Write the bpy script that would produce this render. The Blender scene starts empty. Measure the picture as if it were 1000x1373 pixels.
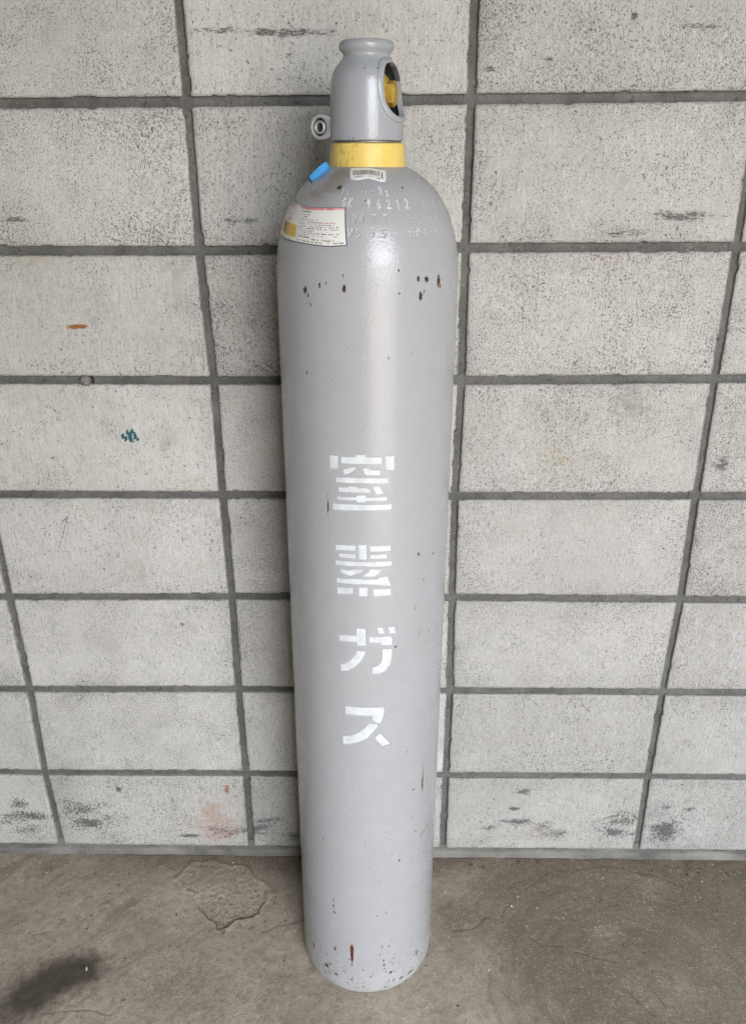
import bpy, math, random
import numpy as np
from mathutils import Vector, Matrix

random.seed(7)
rng = np.random.default_rng(11)
scene = bpy.context.scene
COL = scene.collection
rad = math.radians

# ------------------------------------------------------------------ camera
cd = bpy.data.cameras.new('camera')
cam = bpy.data.objects.new('camera', cd)
COL.objects.link(cam)
cd.sensor_fit = 'VERTICAL'
cd.sensor_height = 36.0
cd.lens = 1098.1 / 1373.0 * 36.0
cd.clip_start = 0.05
cd.clip_end = 200
cam.location = (0.0379, -1.283, 1.3458)
cam.rotation_euler = (rad(66.376), rad(0.355), rad(0.988))
scene.camera = cam

# ------------------------------------------------------------------ light
SUN_EL, SUN_AZ = 64.0, 24.0          # azimuth: degrees to the right of straight behind the camera
world = bpy.data.worlds.new("World")
scene.world = world
world.use_nodes = True
wt = world.node_tree
wt.nodes.clear()
wo = wt.nodes.new('ShaderNodeOutputWorld')
wb = wt.nodes.new('ShaderNodeBackground')
sky = wt.nodes.new('ShaderNodeTexSky')
sky.sky_type = 'NISHITA'
sky.sun_disc = False
sky.sun_elevation = rad(SUN_EL)
sky.sun_rotation = rad(180 - SUN_AZ)
sky.air_density = 1.0
sky.dust_density = 3.0
sky.ozone_density = 1.0
hs = wt.nodes.new('ShaderNodeHueSaturation')       # thin overcast: the blue of the sky is mostly veiled
hs.inputs['Saturation'].default_value = 0.35
wb.inputs['Strength'].default_value = 0.15
wt.links.new(sky.outputs[0], hs.inputs['Color'])
wt.links.new(hs.outputs[0], wb.inputs['Color'])
wt.links.new(wb.outputs[0], wo.inputs['Surface'])

sd = bpy.data.lights.new('sun', 'SUN')
sd.energy = 0.5
sd.angle = rad(12)
sd.color = (1.0, 0.96, 0.90)
sun = bpy.data.objects.new('sun', sd)
COL.objects.link(sun)
sun.location = (1, -4, 5)
sv = Vector((math.sin(rad(SUN_AZ)) * math.cos(rad(SUN_EL)), -math.cos(rad(SUN_AZ)) * math.cos(rad(SUN_EL)), math.sin(rad(SUN_EL))))
sun.rotation_euler = sv.to_track_quat('Z', 'Y').to_euler()

vs = scene.view_settings
vs.view_transform = 'Standard'
vs.look = 'None'
vs.exposure = 3.97
vs.gamma = 1.0
scene.cycles.use_denoising = True
scene.cycles.max_bounces = 10
scene.cycles.diffuse_bounces = 5
scene.cycles.use_guiding = True
scene.cycles.guiding_training_samples = 64

# ------------------------------------------------------------------ helpers
def link(name, me, mat=None, parent=None):
    o = bpy.data.objects.new(name, me)
    COL.objects.link(o)
    if mat is not None and me is not None and not me.materials:
        me.materials.append(mat)
    if parent is not None:
        o.parent = parent
    return o

def tag(o, label=None, cat=None, group=None, kind=None):
    for k, v in (('label', label), ('category', cat), ('group', group), ('kind', kind)):
        if v:
            o[k] = v
    return o

def mesh(name, verts, faces, smooth=True):
    me = bpy.data.meshes.new(name)
    verts = np.asarray(verts, dtype=np.float32)
    me.vertices.add(len(verts))
    me.vertices.foreach_set('co', verts.ravel())
    if isinstance(faces, np.ndarray):
        n, k = faces.shape
        me.loops.add(n * k)
        me.loops.foreach_set('vertex_index', faces.astype(np.int32).ravel())
        me.polygons.add(n)
        me.polygons.foreach_set('loop_start', np.arange(0, n * k, k, dtype=np.int32))
        try:
            me.polygons.foreach_set('loop_total', np.full(n, k, dtype=np.int32))
        except Exception:
            pass
    else:
        me.clear_geometry()
        me.from_pydata(verts.tolist(), [], faces)
    me.update(calc_edges=True)
    me.validate()
    if smooth:
        me.polygons.foreach_set('use_smooth', [True] * len(me.polygons))
    me.update()
    return me

def attr(me, name, vals):
    a = me.attributes.new(name, 'FLOAT', 'POINT')
    a.data.foreach_set('value', np.asarray(vals, dtype=np.float32).ravel())

def grid_faces(nu, nv, wrap=False):
    """rows nv, columns nu, vertex index = j*nu + i"""
    m = nu if wrap else nu - 1
    i, j = np.meshgrid(np.arange(m), np.arange(nv - 1))
    i = i.ravel(); j = j.ravel(); k = (i + 1) % nu
    return np.stack([j * nu + i, j * nu + k, (j + 1) * nu + k, (j + 1) * nu + i], 1)

def vnoise(x, y, seed=0):
    x = np.asarray(x, float); y = np.asarray(y, float)
    xi = np.floor(x).astype(np.int64); yi = np.floor(y).astype(np.int64)
    fx = x - xi; fy = y - yi
    fx = fx * fx * (3 - 2 * fx); fy = fy * fy * (3 - 2 * fy)
    def h(a, b):
        n = (a * 374761393 + b * 668265263 + seed * 1442695041) & 0x7fffffff
        n = ((n ^ (n >> 13)) * 1274126177) & 0x7fffffff
        n = n ^ (n >> 16)
        return (n & 0xffff) / 65535.0
    return (h(xi, yi) * (1 - fx) + h(xi + 1, yi) * fx) * (1 - fy) + (h(xi, yi + 1) * (1 - fx) + h(xi + 1, yi + 1) * fx) * fy

def fbm(x, y, seed=0, oct=4):
    s = 0; a = .5; t = 0
    for k in range(oct):
        s = s + a * vnoise(x * 2 ** k, y * 2 ** k, seed + k); t += a; a *= .5
    return s / t

def sstep(a, b, x):
    t = np.clip((x - a) / (b - a), 0, 1)
    return t * t * (3 - 2 * t)

def seg_dist(px, py, ax, ay, bx, by):
    dx, dy = bx - ax, by - ay
    t = np.clip(((px - ax) * dx + (py - ay) * dy) / (dx * dx + dy * dy + 1e-12), 0, 1)
    return np.hypot(px - ax - t * dx, py - ay - t * dy)

def poly_sdf(px, py, pts):
    """signed distance (negative inside)"""
    d = np.full(px.shape, 1e9); ins = np.zeros(px.shape, bool)
    n = len(pts)
    for i in range(n):
        ax, ay = pts[i]; bx, by = pts[(i + 1) % n]
        d = np.minimum(d, seg_dist(px, py, ax, ay, bx, by))
        c = ((ay > py) != (by > py)) & (px < (bx - ax) * (py - ay) / ((by - ay) if by != ay else 1e-9) + ax)
        ins ^= c
    return np.where(ins, -d, d)

class NT:
    """small node builder"""
    def __init__(s, name):
        s.m = bpy.data.materials.new(name); s.m.use_nodes = True
        s.t = s.m.node_tree; s.t.nodes.clear()
        s.out = s.n('ShaderNodeOutputMaterial')
        s.b = s.n('ShaderNodeBsdfPrincipled')
        s.t.links.new(s.b.outputs[0], s.out.inputs['Surface'])
    def n(s, ty, **kw):
        x = s.t.nodes.new(ty)
        for k, v in kw.items():
            setattr(x, k, v)
        return x
    def put(s, sock, v):
        if isinstance(v, bpy.types.NodeSocket):
            s.t.links.new(v, sock)
        elif isinstance(v, (tuple, list)) and len(v) == 3 and sock.type == 'RGBA':
            sock.default_value = (*v, 1)
        else:
            sock.default_value = v
    def pos(s):
        return s.n('ShaderNodeNewGeometry').outputs['Position']
    def obj(s):
        return s.n('ShaderNodeTexCoord').outputs['Object']
    def at(s, name):
        return s.n('ShaderNodeAttribute', attribute_name=name).outputs['Fac']
    def scale(s, v, sc):
        x = s.n('ShaderNodeVectorMath', operation='MULTIPLY'); s.put(x.inputs[0], v); x.inputs[1].default_value = sc
        return x.outputs[0]
    def noise(s, v, scale, detail=3, rough=.55, dist=0.0):
        x = s.n('ShaderNodeTexNoise'); s.put(x.inputs['Vector'], v)
        x.inputs['Scale'].default_value = scale; x.inputs['Detail'].default_value = detail
        x.inputs['Roughness'].default_value = rough; x.inputs['Distortion'].default_value = dist
        return x.outputs['Fac']
    def vor(s, v, scale, feature='F1', out='Distance', rnd=1.0):
        x = s.n('ShaderNodeTexVoronoi', feature=feature); s.put(x.inputs['Vector'], v)
        x.inputs['Scale'].default_value = scale; x.inputs['Randomness'].default_value = rnd
        return x.outputs[out]
    def ma(s, op, a, b=0.0, c=0.0, clamp=False):
        x = s.n('ShaderNodeMath', operation=op, use_clamp=clamp)
        s.put(x.inputs[0], a); s.put(x.inputs[1], b); s.put(x.inputs[2], c)
        return x.outputs[0]
    def ramp(s, v, a, b, lo=0.0, hi=1.0):
        x = s.n('ShaderNodeMapRange', interpolation_type='SMOOTHSTEP')
        s.put(x.inputs['Value'], v)
        x.inputs['From Min'].default_value = a; x.inputs['From Max'].default_value = b
        x.inputs['To Min'].default_value = lo; x.inputs['To Max'].default_value = hi
        return x.outputs['Result']
    def mix(s, f, a, b, blend='MIX'):
        x = s.n('ShaderNodeMix', data_type='RGBA', blend_type=blend)
        s.put(x.inputs[0], f); s.put(x.inputs[6], a); s.put(x.inputs[7], b)
        return x.outputs[2]
    def fmix(s, f, a, b):
        x = s.n('ShaderNodeMix', data_type='FLOAT')
        s.put(x.inputs[0], f); s.put(x.inputs[2], a); s.put(x.inputs[3], b)
        return x.outputs[0]
    def bump(s, h, strength=.5, dist=.001, nrm=None):
        x = s.n('ShaderNodeBump'); s.put(x.inputs['Height'], h)
        x.inputs['Strength'].default_value = strength; x.inputs['Distance'].default_value = dist
        if nrm is not None:
            s.put(x.inputs['Normal'], nrm)
        return x.outputs[0]
    def fin(s, col, rough=.6, nrm=None, metal=0.0, spec=.5, coat=0.0):
        s.put(s.b.inputs['Base Color'], col); s.put(s.b.inputs['Roughness'], rough)
        s.put(s.b.inputs['Metallic'], metal); s.put(s.b.inputs['Specular IOR Level'], spec)
        s.put(s.b.inputs['Coat Weight'], coat)
        if nrm is not None:
            s.put(s.b.inputs['Normal'], nrm)
        return s.m

# ------------------------------------------------------------------ materials
def mat_block():
    k = NT('concrete_block'); P = k.pos()
    big = k.noise(P, 5, 3, .5)
    mid = k.noise(P, 30, 4, .6)
    col = k.mix(k.ramp(big, .3, .7), (.525, .513, .480), (.615, .604, .572))
    col = k.mix(k.ramp(mid, .35, .75, 0, .35), col, (.50, .49, .455))
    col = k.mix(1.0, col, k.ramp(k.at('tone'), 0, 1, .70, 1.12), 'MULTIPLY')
    bl1 = k.noise(P, 9, 5, .65); bl2 = k.noise(k.scale(P, (1, 1, .6)), 26, 5, .7)
    col = k.mix(k.ramp(bl1, .50, .72, 0, .42), col, (.36, .345, .31))
    col = k.mix(k.ramp(bl2, .54, .74, 0, .42), col, (.30, .295, .28))
    # combed vertical grain
    st = k.noise(k.scale(P, (1, 1, .17)), 380, 4, .7)
    col = k.mix(k.ramp(st, .48, .68, 0, .42), col, (.30, .295, .28))
    col = k.mix(k.ramp(st, .30, .46, .30, 0), col, (.78, .775, .75))
    # open pores and dark specks, clustered
    clus = k.noise(P, 14, 3, .6)
    p1 = k.noise(k.scale(P, (1, 1, .70)), 560, 2, .7)
    pd = k.ma('ADD', k.ma('MULTIPLY', clus, .20), k.ma('MULTIPLY', k.at('pore'), .16))
    pores = k.ramp(k.ma('ADD', p1, pd), .69, .79)
    p2 = k.noise(k.scale(P, (1, 1, .8)), 240, 3, .65)
    holes = k.ramp(k.ma('ADD', p2, k.ma('MULTIPLY', clus, .16)), .715, .765)
    col = k.mix(k.ma('MULTIPLY', pores, .80), col, (.085, .083, .078))
    col = k.mix(k.ma('MULTIPLY', holes, .85), col, (.075, .075, .072))
    fg = k.noise(P, 1100, 2, .6)
    col = k.mix(k.ramp(fg, .50, .70, 0, .35), col, (.22, .217, .205))
    col = k.mix(k.ramp(fg, .30, .46, .25, 0), col, (.80, .795, .77))
    # soft grime, ochre and rust tinges
    n1 = k.noise(P, 120, 4, .7)
    sm = k.noise(k.scale(P, (.26, 1, 1)), 460, 5, .80)
    def m(a, lo, hi, src=n1, amp=1.0):
        return k.ramp(k.ma('ADD', k.at(a), k.ma('MULTIPLY', k.ma('SUBTRACT', src, .5), amp)), lo, hi)
    col = k.mix(k.ma('MULTIPLY', m('grime', .15, 1.0, n1, 1.6), .55), col, (.22, .21, .19))
    col = k.mix(k.ma('MULTIPLY', m('ochre', .2, 1.0, n1, 1.8), .45), col, (.40, .33, .20))
    col = k.mix(k.ma('MULTIPLY', m('pink', .35, .95, k.noise(P, 300, 4, .8), 2.4), .55), col, (.40, .25, .19))
    col = k.mix(m('orange', .50, .75, sm, 1.3), col, (.30, .12, .04))
    # black smears dragged sideways, mould
    smu = k.ramp(k.ma('ADD', k.ma('MULTIPLY', k.at('smudge'), .44), sm), .74, .90)
    col = k.mix(k.ma('MULTIPLY', smu, .88), col, (.065, .065, .066))
    soft = k.ramp(k.ma('ADD', k.ma('MULTIPLY', k.at('smudge'), .5), k.ma('MULTIPLY', n1, .6)), .5, 1.0)
    col = k.mix(k.ma('MULTIPLY', soft, .34), col, (.20, .198, .19))
    mo = k.noise(P, 210, 4, .75)
    mou = k.ramp(k.ma('ADD', k.ma('MULTIPLY', k.at('mould'), .36), mo), .68, .84)
    col = k.mix(k.ma('MULTIPLY', mou, .85), col, (.07, .076, .068))
    col = k.mix(m('teal', .5, .7, sm), col, (.03, .12, .13))
    col = k.mix(m('line', .55, .8, p1, .5), col, (.12, .12, .115))
    h = k.ma('SUBTRACT', k.ma('ADD', k.ma('MULTIPLY', st, .6), k.ma('MULTIPLY', mid, .5)), k.ma('ADD', pores, holes))
    return k.fin(col, .88, k.bump(h, .55, .0012), spec=.25)

def mat_mortar():
    k = NT('mortar'); P = k.pos()
    a = k.noise(P, 18, 4, .6); b = k.noise(P, 300, 3, .7)
    col = k.mix(k.ramp(a, .3, .7), (.108, .106, .099), (.172, .169, .158))
    col = k.mix(k.ramp(b, .45, .75, 0, .5), col, (.09, .089, .085))
    col = k.mix(k.ramp(b, .2, .42, .35, 0), col, (.32, .315, .30))
    sp = k.noise(P, 120, 2, .6)
    col = k.mix(k.ramp(sp, .62, .72, 0, .7), col, (.050, .049, .045))
    cr = k.noise(P, 210, 4, .75)
    col = k.mix(k.ramp(cr, .58, .70, 0, .6), col, (.34, .335, .315))
    col = k.mix(k.ramp(k.at('dusty'), 0, .8, 0, .75), col, (.33, .315, .28))
    return k.fin(col, .92, k.bump(k.ma('ADD', b, k.ma('MULTIPLY', sp, 1.5)), 1.0, .0016), spec=.2)

def mat_floor():
    k = NT('concrete_floor'); P = k.pos()
    a = k.noise(P, 6, 5, .6, .4); b = k.noise(P, 55, 5, .68); c = k.noise(P, 420, 3, .75)
    col = k.mix(k.ramp(a, .3, .7), (.36, .31, .245), (.48, .425, .345))
    col = k.mix(k.ramp(b, .42, .72, 0, .55), col, (.22, .19, .15))
    col = k.mix(k.ramp(b, .22, .42, .40, 0), col, (.56, .515, .44))
    tr = k.at('trowel')
    col = k.mix(k.ramp(tr, .52, .85, 0, .46), col, (.19, .163, .13))
    col = k.mix(k.ramp(tr, .18, .46, .22, 0), col, (.53, .48, .40))
    col = k.mix(k.ma('MULTIPLY', k.at('dark_brown'), .78), col, (.140, .108, .073))
    col = k.mix(k.ma('MULTIPLY', k.at('patch'), .50), col, (.50, .465, .38))
    g2 = k.noise(P, 230, 3, .7)
    col = k.mix(k.ma('MULTIPLY', k.at('gray'), k.ramp(g2, .35, .6, .2, .75)), col, (.20, .183, .155))
    c3 = k.noise(P, 105, 6, .82)
    col = k.mix(k.ramp(c3, .52, .70, 0, .62), col, (.15, .13, .10))
    col = k.mix(k.ramp(c3, .30, .47, .50, 0), col, (.60, .55, .46))
    c2 = k.noise(P, 260, 4, .8)
    col = k.mix(k.ramp(c, .52, .70, 0, .55), col, (.10, .088, .07))
    col = k.mix(k.ramp(c, .28, .46, .45, 0), col, (.60, .56, .48))
    col = k.mix(k.ramp(c2, .53, .72, 0, .60), col, (.12, .105, .083))
    col = k.mix(k.ramp(c2, .28, .45, .40, 0), col, (.56, .515, .435))
    gr = k.ramp(k.ma('ADD', g2, k.ma('MULTIPLY', k.at('patch'), .10)), .64, .71)
    col = k.mix(k.ma('MULTIPLY', gr, .7), col, (.075, .07, .06))
    stn = k.ramp(k.ma('ADD', k.at('stain'), k.ma('MULTIPLY', k.ma('SUBTRACT', b, .5), .7)), .12, .95)
    col = k.mix(k.ma('MULTIPLY', stn, .88), col, (.052, .043, .033))
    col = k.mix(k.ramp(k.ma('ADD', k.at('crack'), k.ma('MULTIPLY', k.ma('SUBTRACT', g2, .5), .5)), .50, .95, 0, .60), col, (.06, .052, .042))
    h = k.ma('ADD', k.ma('MULTIPLY', b, 1.0), k.ma('MULTIPLY', c, k.ramp(k.at('patch'), 0, 1, .35, .8)))
    return k.fin(col, k.ramp(stn, 0, 1, .85, .6), k.bump(h, .75, .0022), spec=.25)

GRAY = (.366, .373, .389)
def mat_paint(name='grey_paint', gray=GRAY, rough=.20, worn=True):
    k = NT(name); P = k.obj()
    a = k.noise(P, 9, 4, .6); f = k.noise(P, 330, 2, .6)
    col = k.mix(k.ramp(a, .3, .7), gray, tuple(v * 1.03 for v in gray))
    fl = k.noise(P, 900, 2, .5)
    rg = k.ma('ADD', k.ramp(a, .3, .7, rough - .01, rough + .03), k.ramp(fl, .4, .7, 0, .08))
    if worn:
        n1 = k.noise(P, 330, 4, .75); n2 = k.noise(P, 120, 4, .7)
        def m(at_, lo, hi, amp=1.0, src=n1):
            return k.ramp(k.ma('ADD', k.at(at_), k.ma('MULTIPLY', k.ma('SUBTRACT', src, .5), amp)), lo, hi)
        br = k.ma('MULTIPLY', m('brown', .05, .7, .7, n2), .75)
        col = k.mix(br, col, (.235, .205, .155))
        scuff = k.noise(k.scale(P, (1, 1, .35)), 260, 4, .75)
        col = k.mix(k.ramp(k.ma('ADD', k.ma('MULTIPLY', k.at('chip'), .30), scuff), .78, .86, 0, .75), col, (.09, .088, .085))
        col = k.mix(k.ma('MULTIPLY', m('yellow', .40, .85, 1.3), .8), col, (.27, .17, .085))
        col = k.mix(m('olive', .45, .75), col, (.25, .24, .10))
        ch = m('chip', .62, .80, 1.5)
        col = k.mix(ch, col, (.030, .029, .028))
        rim = m('rust', .28, .62, 1.3)
        col = k.mix(rim, col, (.17, .088, .042))
        rc = m('rust', .55, .80, 1.3)
        col = k.mix(rc, col, (.028, .02, .016))
        col = k.mix(m('red', .35, .6, .9), col, (.115, .020, .016))
        dots = k.noise(P, 150, 2, .6)
        dd = k.ramp(dots, .825, .84)
        col = k.mix(k.ma('MULTIPLY', dd, .55), col, (.10, .10, .10))
        dust = k.ma('MULTIPLY', k.at('dust'), k.ramp(n2, .3, .7, .4, 1))
        col = k.mix(k.ma('MULTIPLY', dust, .55), col, (.50, .495, .48))
        col = k.mix(k.ma('MULTIPLY', k.at('white'), .72), col, (.70, .71, .72))
        rg = k.ma('ADD', rg, k.ma('MULTIPLY', k.ma('ADD', ch, k.ma('ADD', dust, br)), .35))
    nrm = k.bump(k.ma('ADD', f, k.ma('MULTIPLY', k.noise(P, 60, 2, .5), .6)), .32, .0011)
    return k.fin(col, rg, nrm, spec=.5)

def mat_white_paint():
    k = NT('white_stencil_paint'); P = k.obj()
    n = k.noise(P, 420, 3, .7); n2 = k.noise(P, 60, 2, .6); n3 = k.noise(P, 170, 2, .6)
    s = k.at('sdf')                                            # millimetres, negative inside the stencil
    core = k.ramp(k.ma('ADD', s, k.ma('MULTIPLY', k.ma('SUBTRACT', n, .5), 1.2)), -1.0, 1.1, 1, 0)
    halo = k.ma('MULTIPLY', k.ma('POWER', k.ramp(s, 0, 6.5, 1, 0), 2.0), k.ramp(n, .3, .75, .06, .30))
    al = k.ma('MAXIMUM', k.ma('MULTIPLY', core, k.ramp(n2, .3, .7, .80, .97)), halo)
    al = k.ma('MULTIPLY', al, k.ramp(n3, .70, .74, 1, .25))
    k.fin((.68, .71, .735), .5, None, spec=.4)
    tr = k.n('ShaderNodeBsdfTransparent'); mx = k.n('ShaderNodeMixShader')
    k.put(mx.inputs[0], al); k.t.links.new(tr.outputs[0], mx.inputs[1]); k.t.links.new(k.b.outputs[0], mx.inputs[2])
    k.t.links.new(mx.outputs[0], k.out.inputs['Surface'])
    return k.m

def mat_plain(name, col, rough=.5, metal=0.0, var=.15, scale=120, bump=.15, spec=.5):
    k = NT(name); P = k.obj()
    a = k.noise(P, scale, 4, .65)
    c = k.mix(k.ramp(a, .3, .7), tuple(v * (1 - var) for v in col), tuple(min(1, v * (1 + var)) for v in col))
    return k.fin(c, k.ramp(a, .3, .7, rough - .06, rough + .08), k.bump(a, bump, .001), metal, spec)

def mat_yellow():
    k = NT('yellow_collar_paint'); P = k.obj()
    a = k.noise(P, 70, 4, .65); b = k.noise(k.scale(P, (1, 1, .4)), 240, 4, .7)
    col = k.mix(k.ramp(a, .3, .7), (.75, .55, .135), (.82, .63, .18))
    d = k.ramp(k.ma('ADD', b, k.ma('MULTIPLY', k.at('dirt'), .19)), .68, .86)
    col = k.mix(k.ma('MULTIPLY', d, .7), col, (.22, .16, .06))
    col = k.mix(k.ramp(k.ma('ADD', k.at('edge'), k.ma('MULTIPLY', k.ma('SUBTRACT', b, .5), 1.2)), .55, .8), col, (.10, .075, .045))
    return k.fin(col, .42, k.bump(a, .2, .001))

def mat_print():
    k = NT('printed_label'); P = k.obj()
    ca = k.n('ShaderNodeAttribute', attribute_name='ink').outputs['Color']
    a = k.noise(P, 160, 4, .7)
    d = k.ramp(k.ma('ADD', a, k.ma('MULTIPLY', k.at('dirt'), .35)), .62, .85)
    col = k.mix(k.ma('MULTIPLY', d, .6), ca, (.20, .17, .13))
    return k.fin(col, .42, k.bump(a, .12, .0008))

def mat_brass():
    k = NT('brass'); P = k.obj()
    a = k.noise(P, 90, 4, .65)
    col = k.mix(k.ramp(a, .35, .7), (.50, .34, .06), (.28, .16, .03))
    return k.fin(col, k.ramp(a, .3, .7, .35, .6), k.bump(a, .25, .001), .15)

M_BLOCK = mat_block(); M_MORTAR = mat_mortar(); M_FLOOR = mat_floor(); M_PAINT = mat_paint()
M_CAP = mat_paint('cap_paint', (.335, .352, .378), .15)
M_WHITE = mat_white_paint(); M_YELLOW = mat_yellow(); M_PRINT = mat_print(); M_BRASS = mat_brass()
M_CAPIN = mat_plain('cap_interior', (.085, .09, .10), .6)
M_STEEL = mat_plain('dull_steel', (.30, .30, .31), .45, .7)
M_DARK = mat_plain('dark_iron', (.035, .034, .033), .6, .3)
M_ZINC = mat_plain('zinc_sleeve', (.50, .49, .47), .45, .6)
M_BLUE = mat_plain('blue_plastic', (.07, .33, .70), .42, 0, .12, 200, .2)
M_BLUEDARK = mat_plain('dark_blue_edge', (.035, .075, .14), .5)
M_UNSEEN = mat_plain('unseen_grey', (.14, .135, .13), .9, 0, .1, 20, .2)
M_GRIT = mat_plain('grit', (.10, .09, .075), .9, 0, .5, 300, .3)
M_GRITW = mat_plain('pale_grit', (.50, .48, .43), .8, 0, .3, 300, .3)
M_ANCHOR = mat_plain('mortar_lump', (.22, .215, .20), .9, 0, .3, 300, .6, .2)

# ------------------------------------------------------------------ the floor
def axis(lo, hi, step, far, grow=1.35):
    core = np.arange(lo, hi + step * .5, step)
    out = [core]; s = step; e = core[-1]; r = []
    while e < far:
        s *= grow; e += s; r.append(e)
    s = step; e = core[0]; l = []
    while e > -far:
        s *= grow; e -= s; l.append(e)
    return np.concatenate([l[::-1], core, r])

def build_floor():
    xs = axis(-.95, .95, .0023, 60)
    ys = axis(-.62, .03, .0023, 60)
    ys = ys[ys < .25]
    X, Y = np.meshgrid(xs, ys)
    x = X.ravel(); y = Y.ravel()
    near = sstep(1.6, 1.0, np.abs(x)) * sstep(-1.4, -.8, y)
    z = (fbm(x * 3, y * 3, 3) - .5) * .006 + (fbm(x * 26, y * 26, 9, 4) - .5) * .0030
    wob = fbm(x * 9, y * 9, 21, 3)
    # arcs swept by the trowel round a centre on the right, straight strokes on the left
    r = np.hypot(x - .47, y + .27) + (wob - .5) * .035
    ang = np.arctan2(y + .27, x - .47)
    t1 = .6 * vnoise(r * 95, ang * 2.0 + 7, 31) + .4 * vnoise(r * 210, ang * 3.2, 32)
    u = (x * .707 + y * .707); v = (-x * .707 + y * .707) + (wob - .5) * .05
    t2 = .55 * vnoise(v * 80, u * 9, 33) + .45 * vnoise(v * 190, u * 16, 34)
    wr = sstep(.42, .20, np.hypot(x - .47, (y + .27)))
    tr = t1 * wr + (t2 * .6 + .4 * fbm(x * 30, y * 30, 66, 4)) * (1 - wr)
    tr = .5 + (tr - .5) * (.55 + .9 * fbm(x * 5, y * 5, 40, 3))
    z += (tr - .5) * .0011
    # big sweeping ridge lines
    crack = np.zeros_like(x)
    for rr, a0, a1, s in ((.247, .35, 2.75, .80), (.225, .5, 1.6, .5), (.205, .9, 2.4, .6), (.18, .2, 1.3, .5), (.16, .1, 1.9, .55), (.135, .8, 2.6, .5), (.115, -.6, 2.4, .5), (.075, -1.0, .8, .55)):
        d = np.abs(r - rr - (fbm(ang * 3, ang * 0 + rr * 99, 5, 3) - .5) * .02)
        w = sstep(a0 - .2, a0 + .15, ang) * sstep(a1 + .2, a1 - .15, ang)
        crack = np.maximum(crack, s * w * np.exp(-(d / .0032) ** 2))
    lines = [((.381, -.225), (.419, -.235), (.455, -.243)), ((.495, -.285), (.515, -.32)), ((.235, -.300), (.262, -.330)),
             ((.163, -.178), (.20, -.172), (.235, -.150), (.26, -.16)), ((.30, -.19), (.33, -.21), (.36, -.213)), ((.46, -.30), (.49, -.345)),
             ((-.55, -.35), (-.50, -.345), (-.43, -.352)), ((-.62, -.32), (-.585, -.325)), ((-.63, -.20), (-.60, -.19)), ((-.53, -.13), (-.515, -.122), (-.51, -.13)), ((-.2, -.19), (-.14, -.165), (-.11, -.15)),
             ((-.42, -.03), (-.395, -.045))]
    for L in lines:
        d = np.full(x.shape, 9.)
        for a, b in zip(L[:-1], L[1:]):
            d = np.minimum(d, seg_dist(x + (wob - .5) * .012, y + (fbm(x * 40, y * 40, 77, 2) - .5) * .012, *a, *b))
        crack = np.maximum(crack, .95 * np.exp(-(d / .0026) ** 2))
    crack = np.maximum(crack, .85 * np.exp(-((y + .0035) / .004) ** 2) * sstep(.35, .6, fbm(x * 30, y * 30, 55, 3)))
    z -= crack * .0004
    # shallow broken-out patch
    PATCH = [(-.385, -.065), (-.36, -.026), (-.333, -.024), (-.301, -.030), (-.269, -.035), (-.244, -.048), (-.225, -.070), (-.206, -.085), (-.200, -.101), (-.207, -.121), (-.217, -.147), (-.247, -.164), (-.273, -.177), (-.297, -.164), (-.319, -.149), (-.343, -.105)]
    sd = poly_sdf(x + (fbm(x * 60, y * 60, 8, 3) - .5) * .02, y + (fbm(x * 60, y * 60, 18, 3) - .5) * .02, PATCH)
    ins = sstep(.004, -.004, sd)
    z -= ins * .0028 * sstep(-.02, -.16, y) + 0
    z += ins * (fbm(x * 160, y * 160, 50, 3) - .5) * .0025
    z += .0016 * np.exp(-((sd - .004) / .004) ** 2)
    edge = np.exp(-((sd) / .0042) ** 2) * sstep(-.105, -.15, y)
    crack = np.maximum(crack, edge * .95)
    crack = np.maximum(crack, np.exp(-(np.hypot(x + .272, (y + .187) * .8) / .0065) ** 2) * 1.1)
    patch = ins * (.15 + .85 * sstep(-.05, -.14, y))
    # gritty greyer places
    gray = np.zeros_like(x)
    for cx, cy, hx, hy, s in ((.175, -.185, .06, .06, .55), (.29, -.155, .05, .035, .55), (.26, -.23, .05, .05, .35), (.58, -.22, .05, .06, .45), (.62, -.28, .05, .06, .5), (-.36, -.30, .05, .03, .5), (.70, -.03, .09, .05, .4), (-.1, -.05, .06, .04, .3), (-.30, -.05, .05, .02, .4)):
        gray = np.maximum(gray, s * np.exp(-(((x - cx) / hx) ** 2 + ((y - cy) / hy) ** 2) + (fbm(x * 22, y * 22, 60, 3) - .5) * 2.2))
    # old oil stain at the left
    STAIN = [(-.500, -.225), (-.462, -.262), (-.470, -.290), (-.505, -.310), (-.535, -.330), (-.575, -.385), (-.66, -.42), (-.74, -.40), (-.68, -.33), (-.62, -.29), (-.575, -.243), (-.54, -.228)]
    ss = poly_sdf(x + (fbm(x * 16, y * 16, 71, 3) - .5) * .026, y + (fbm(x * 16, y * 16, 72, 3) - .5) * .026, STAIN)
    stain = sstep(.045, -.05, ss) * (.95 + .5 * (fbm(x * 11, y * 11, 73) - .3)) * sstep(-.80, -.60, x - (y + .3) * .2) * (.50 + .50 * np.exp(-(((x + .55) / .11) ** 2 + ((y + .285) / .075) ** 2)))
    # darker, browner part on the right and along the wall
    dark_brown = sstep(.10, .34, x + (fbm(x * 7, y * 7, 80, 3) - .5) * .25 + (y + .1) * .25) * (.75 + .5 * (fbm(x * 6, y * 6, 81, 3) - .5))
    dark_brown = np.clip(np.maximum(dark_brown, .75 * sstep(-.10, -.005, y + (fbm(x * 10, y * 10, 82, 3) - .5) * .05) * sstep(-.5, .2, x + .35)), 0, 1)
    dark_brown *= 1 - .30 * sstep(.10, -.05, np.hypot(x - .56, y + .30) - .03)
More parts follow.
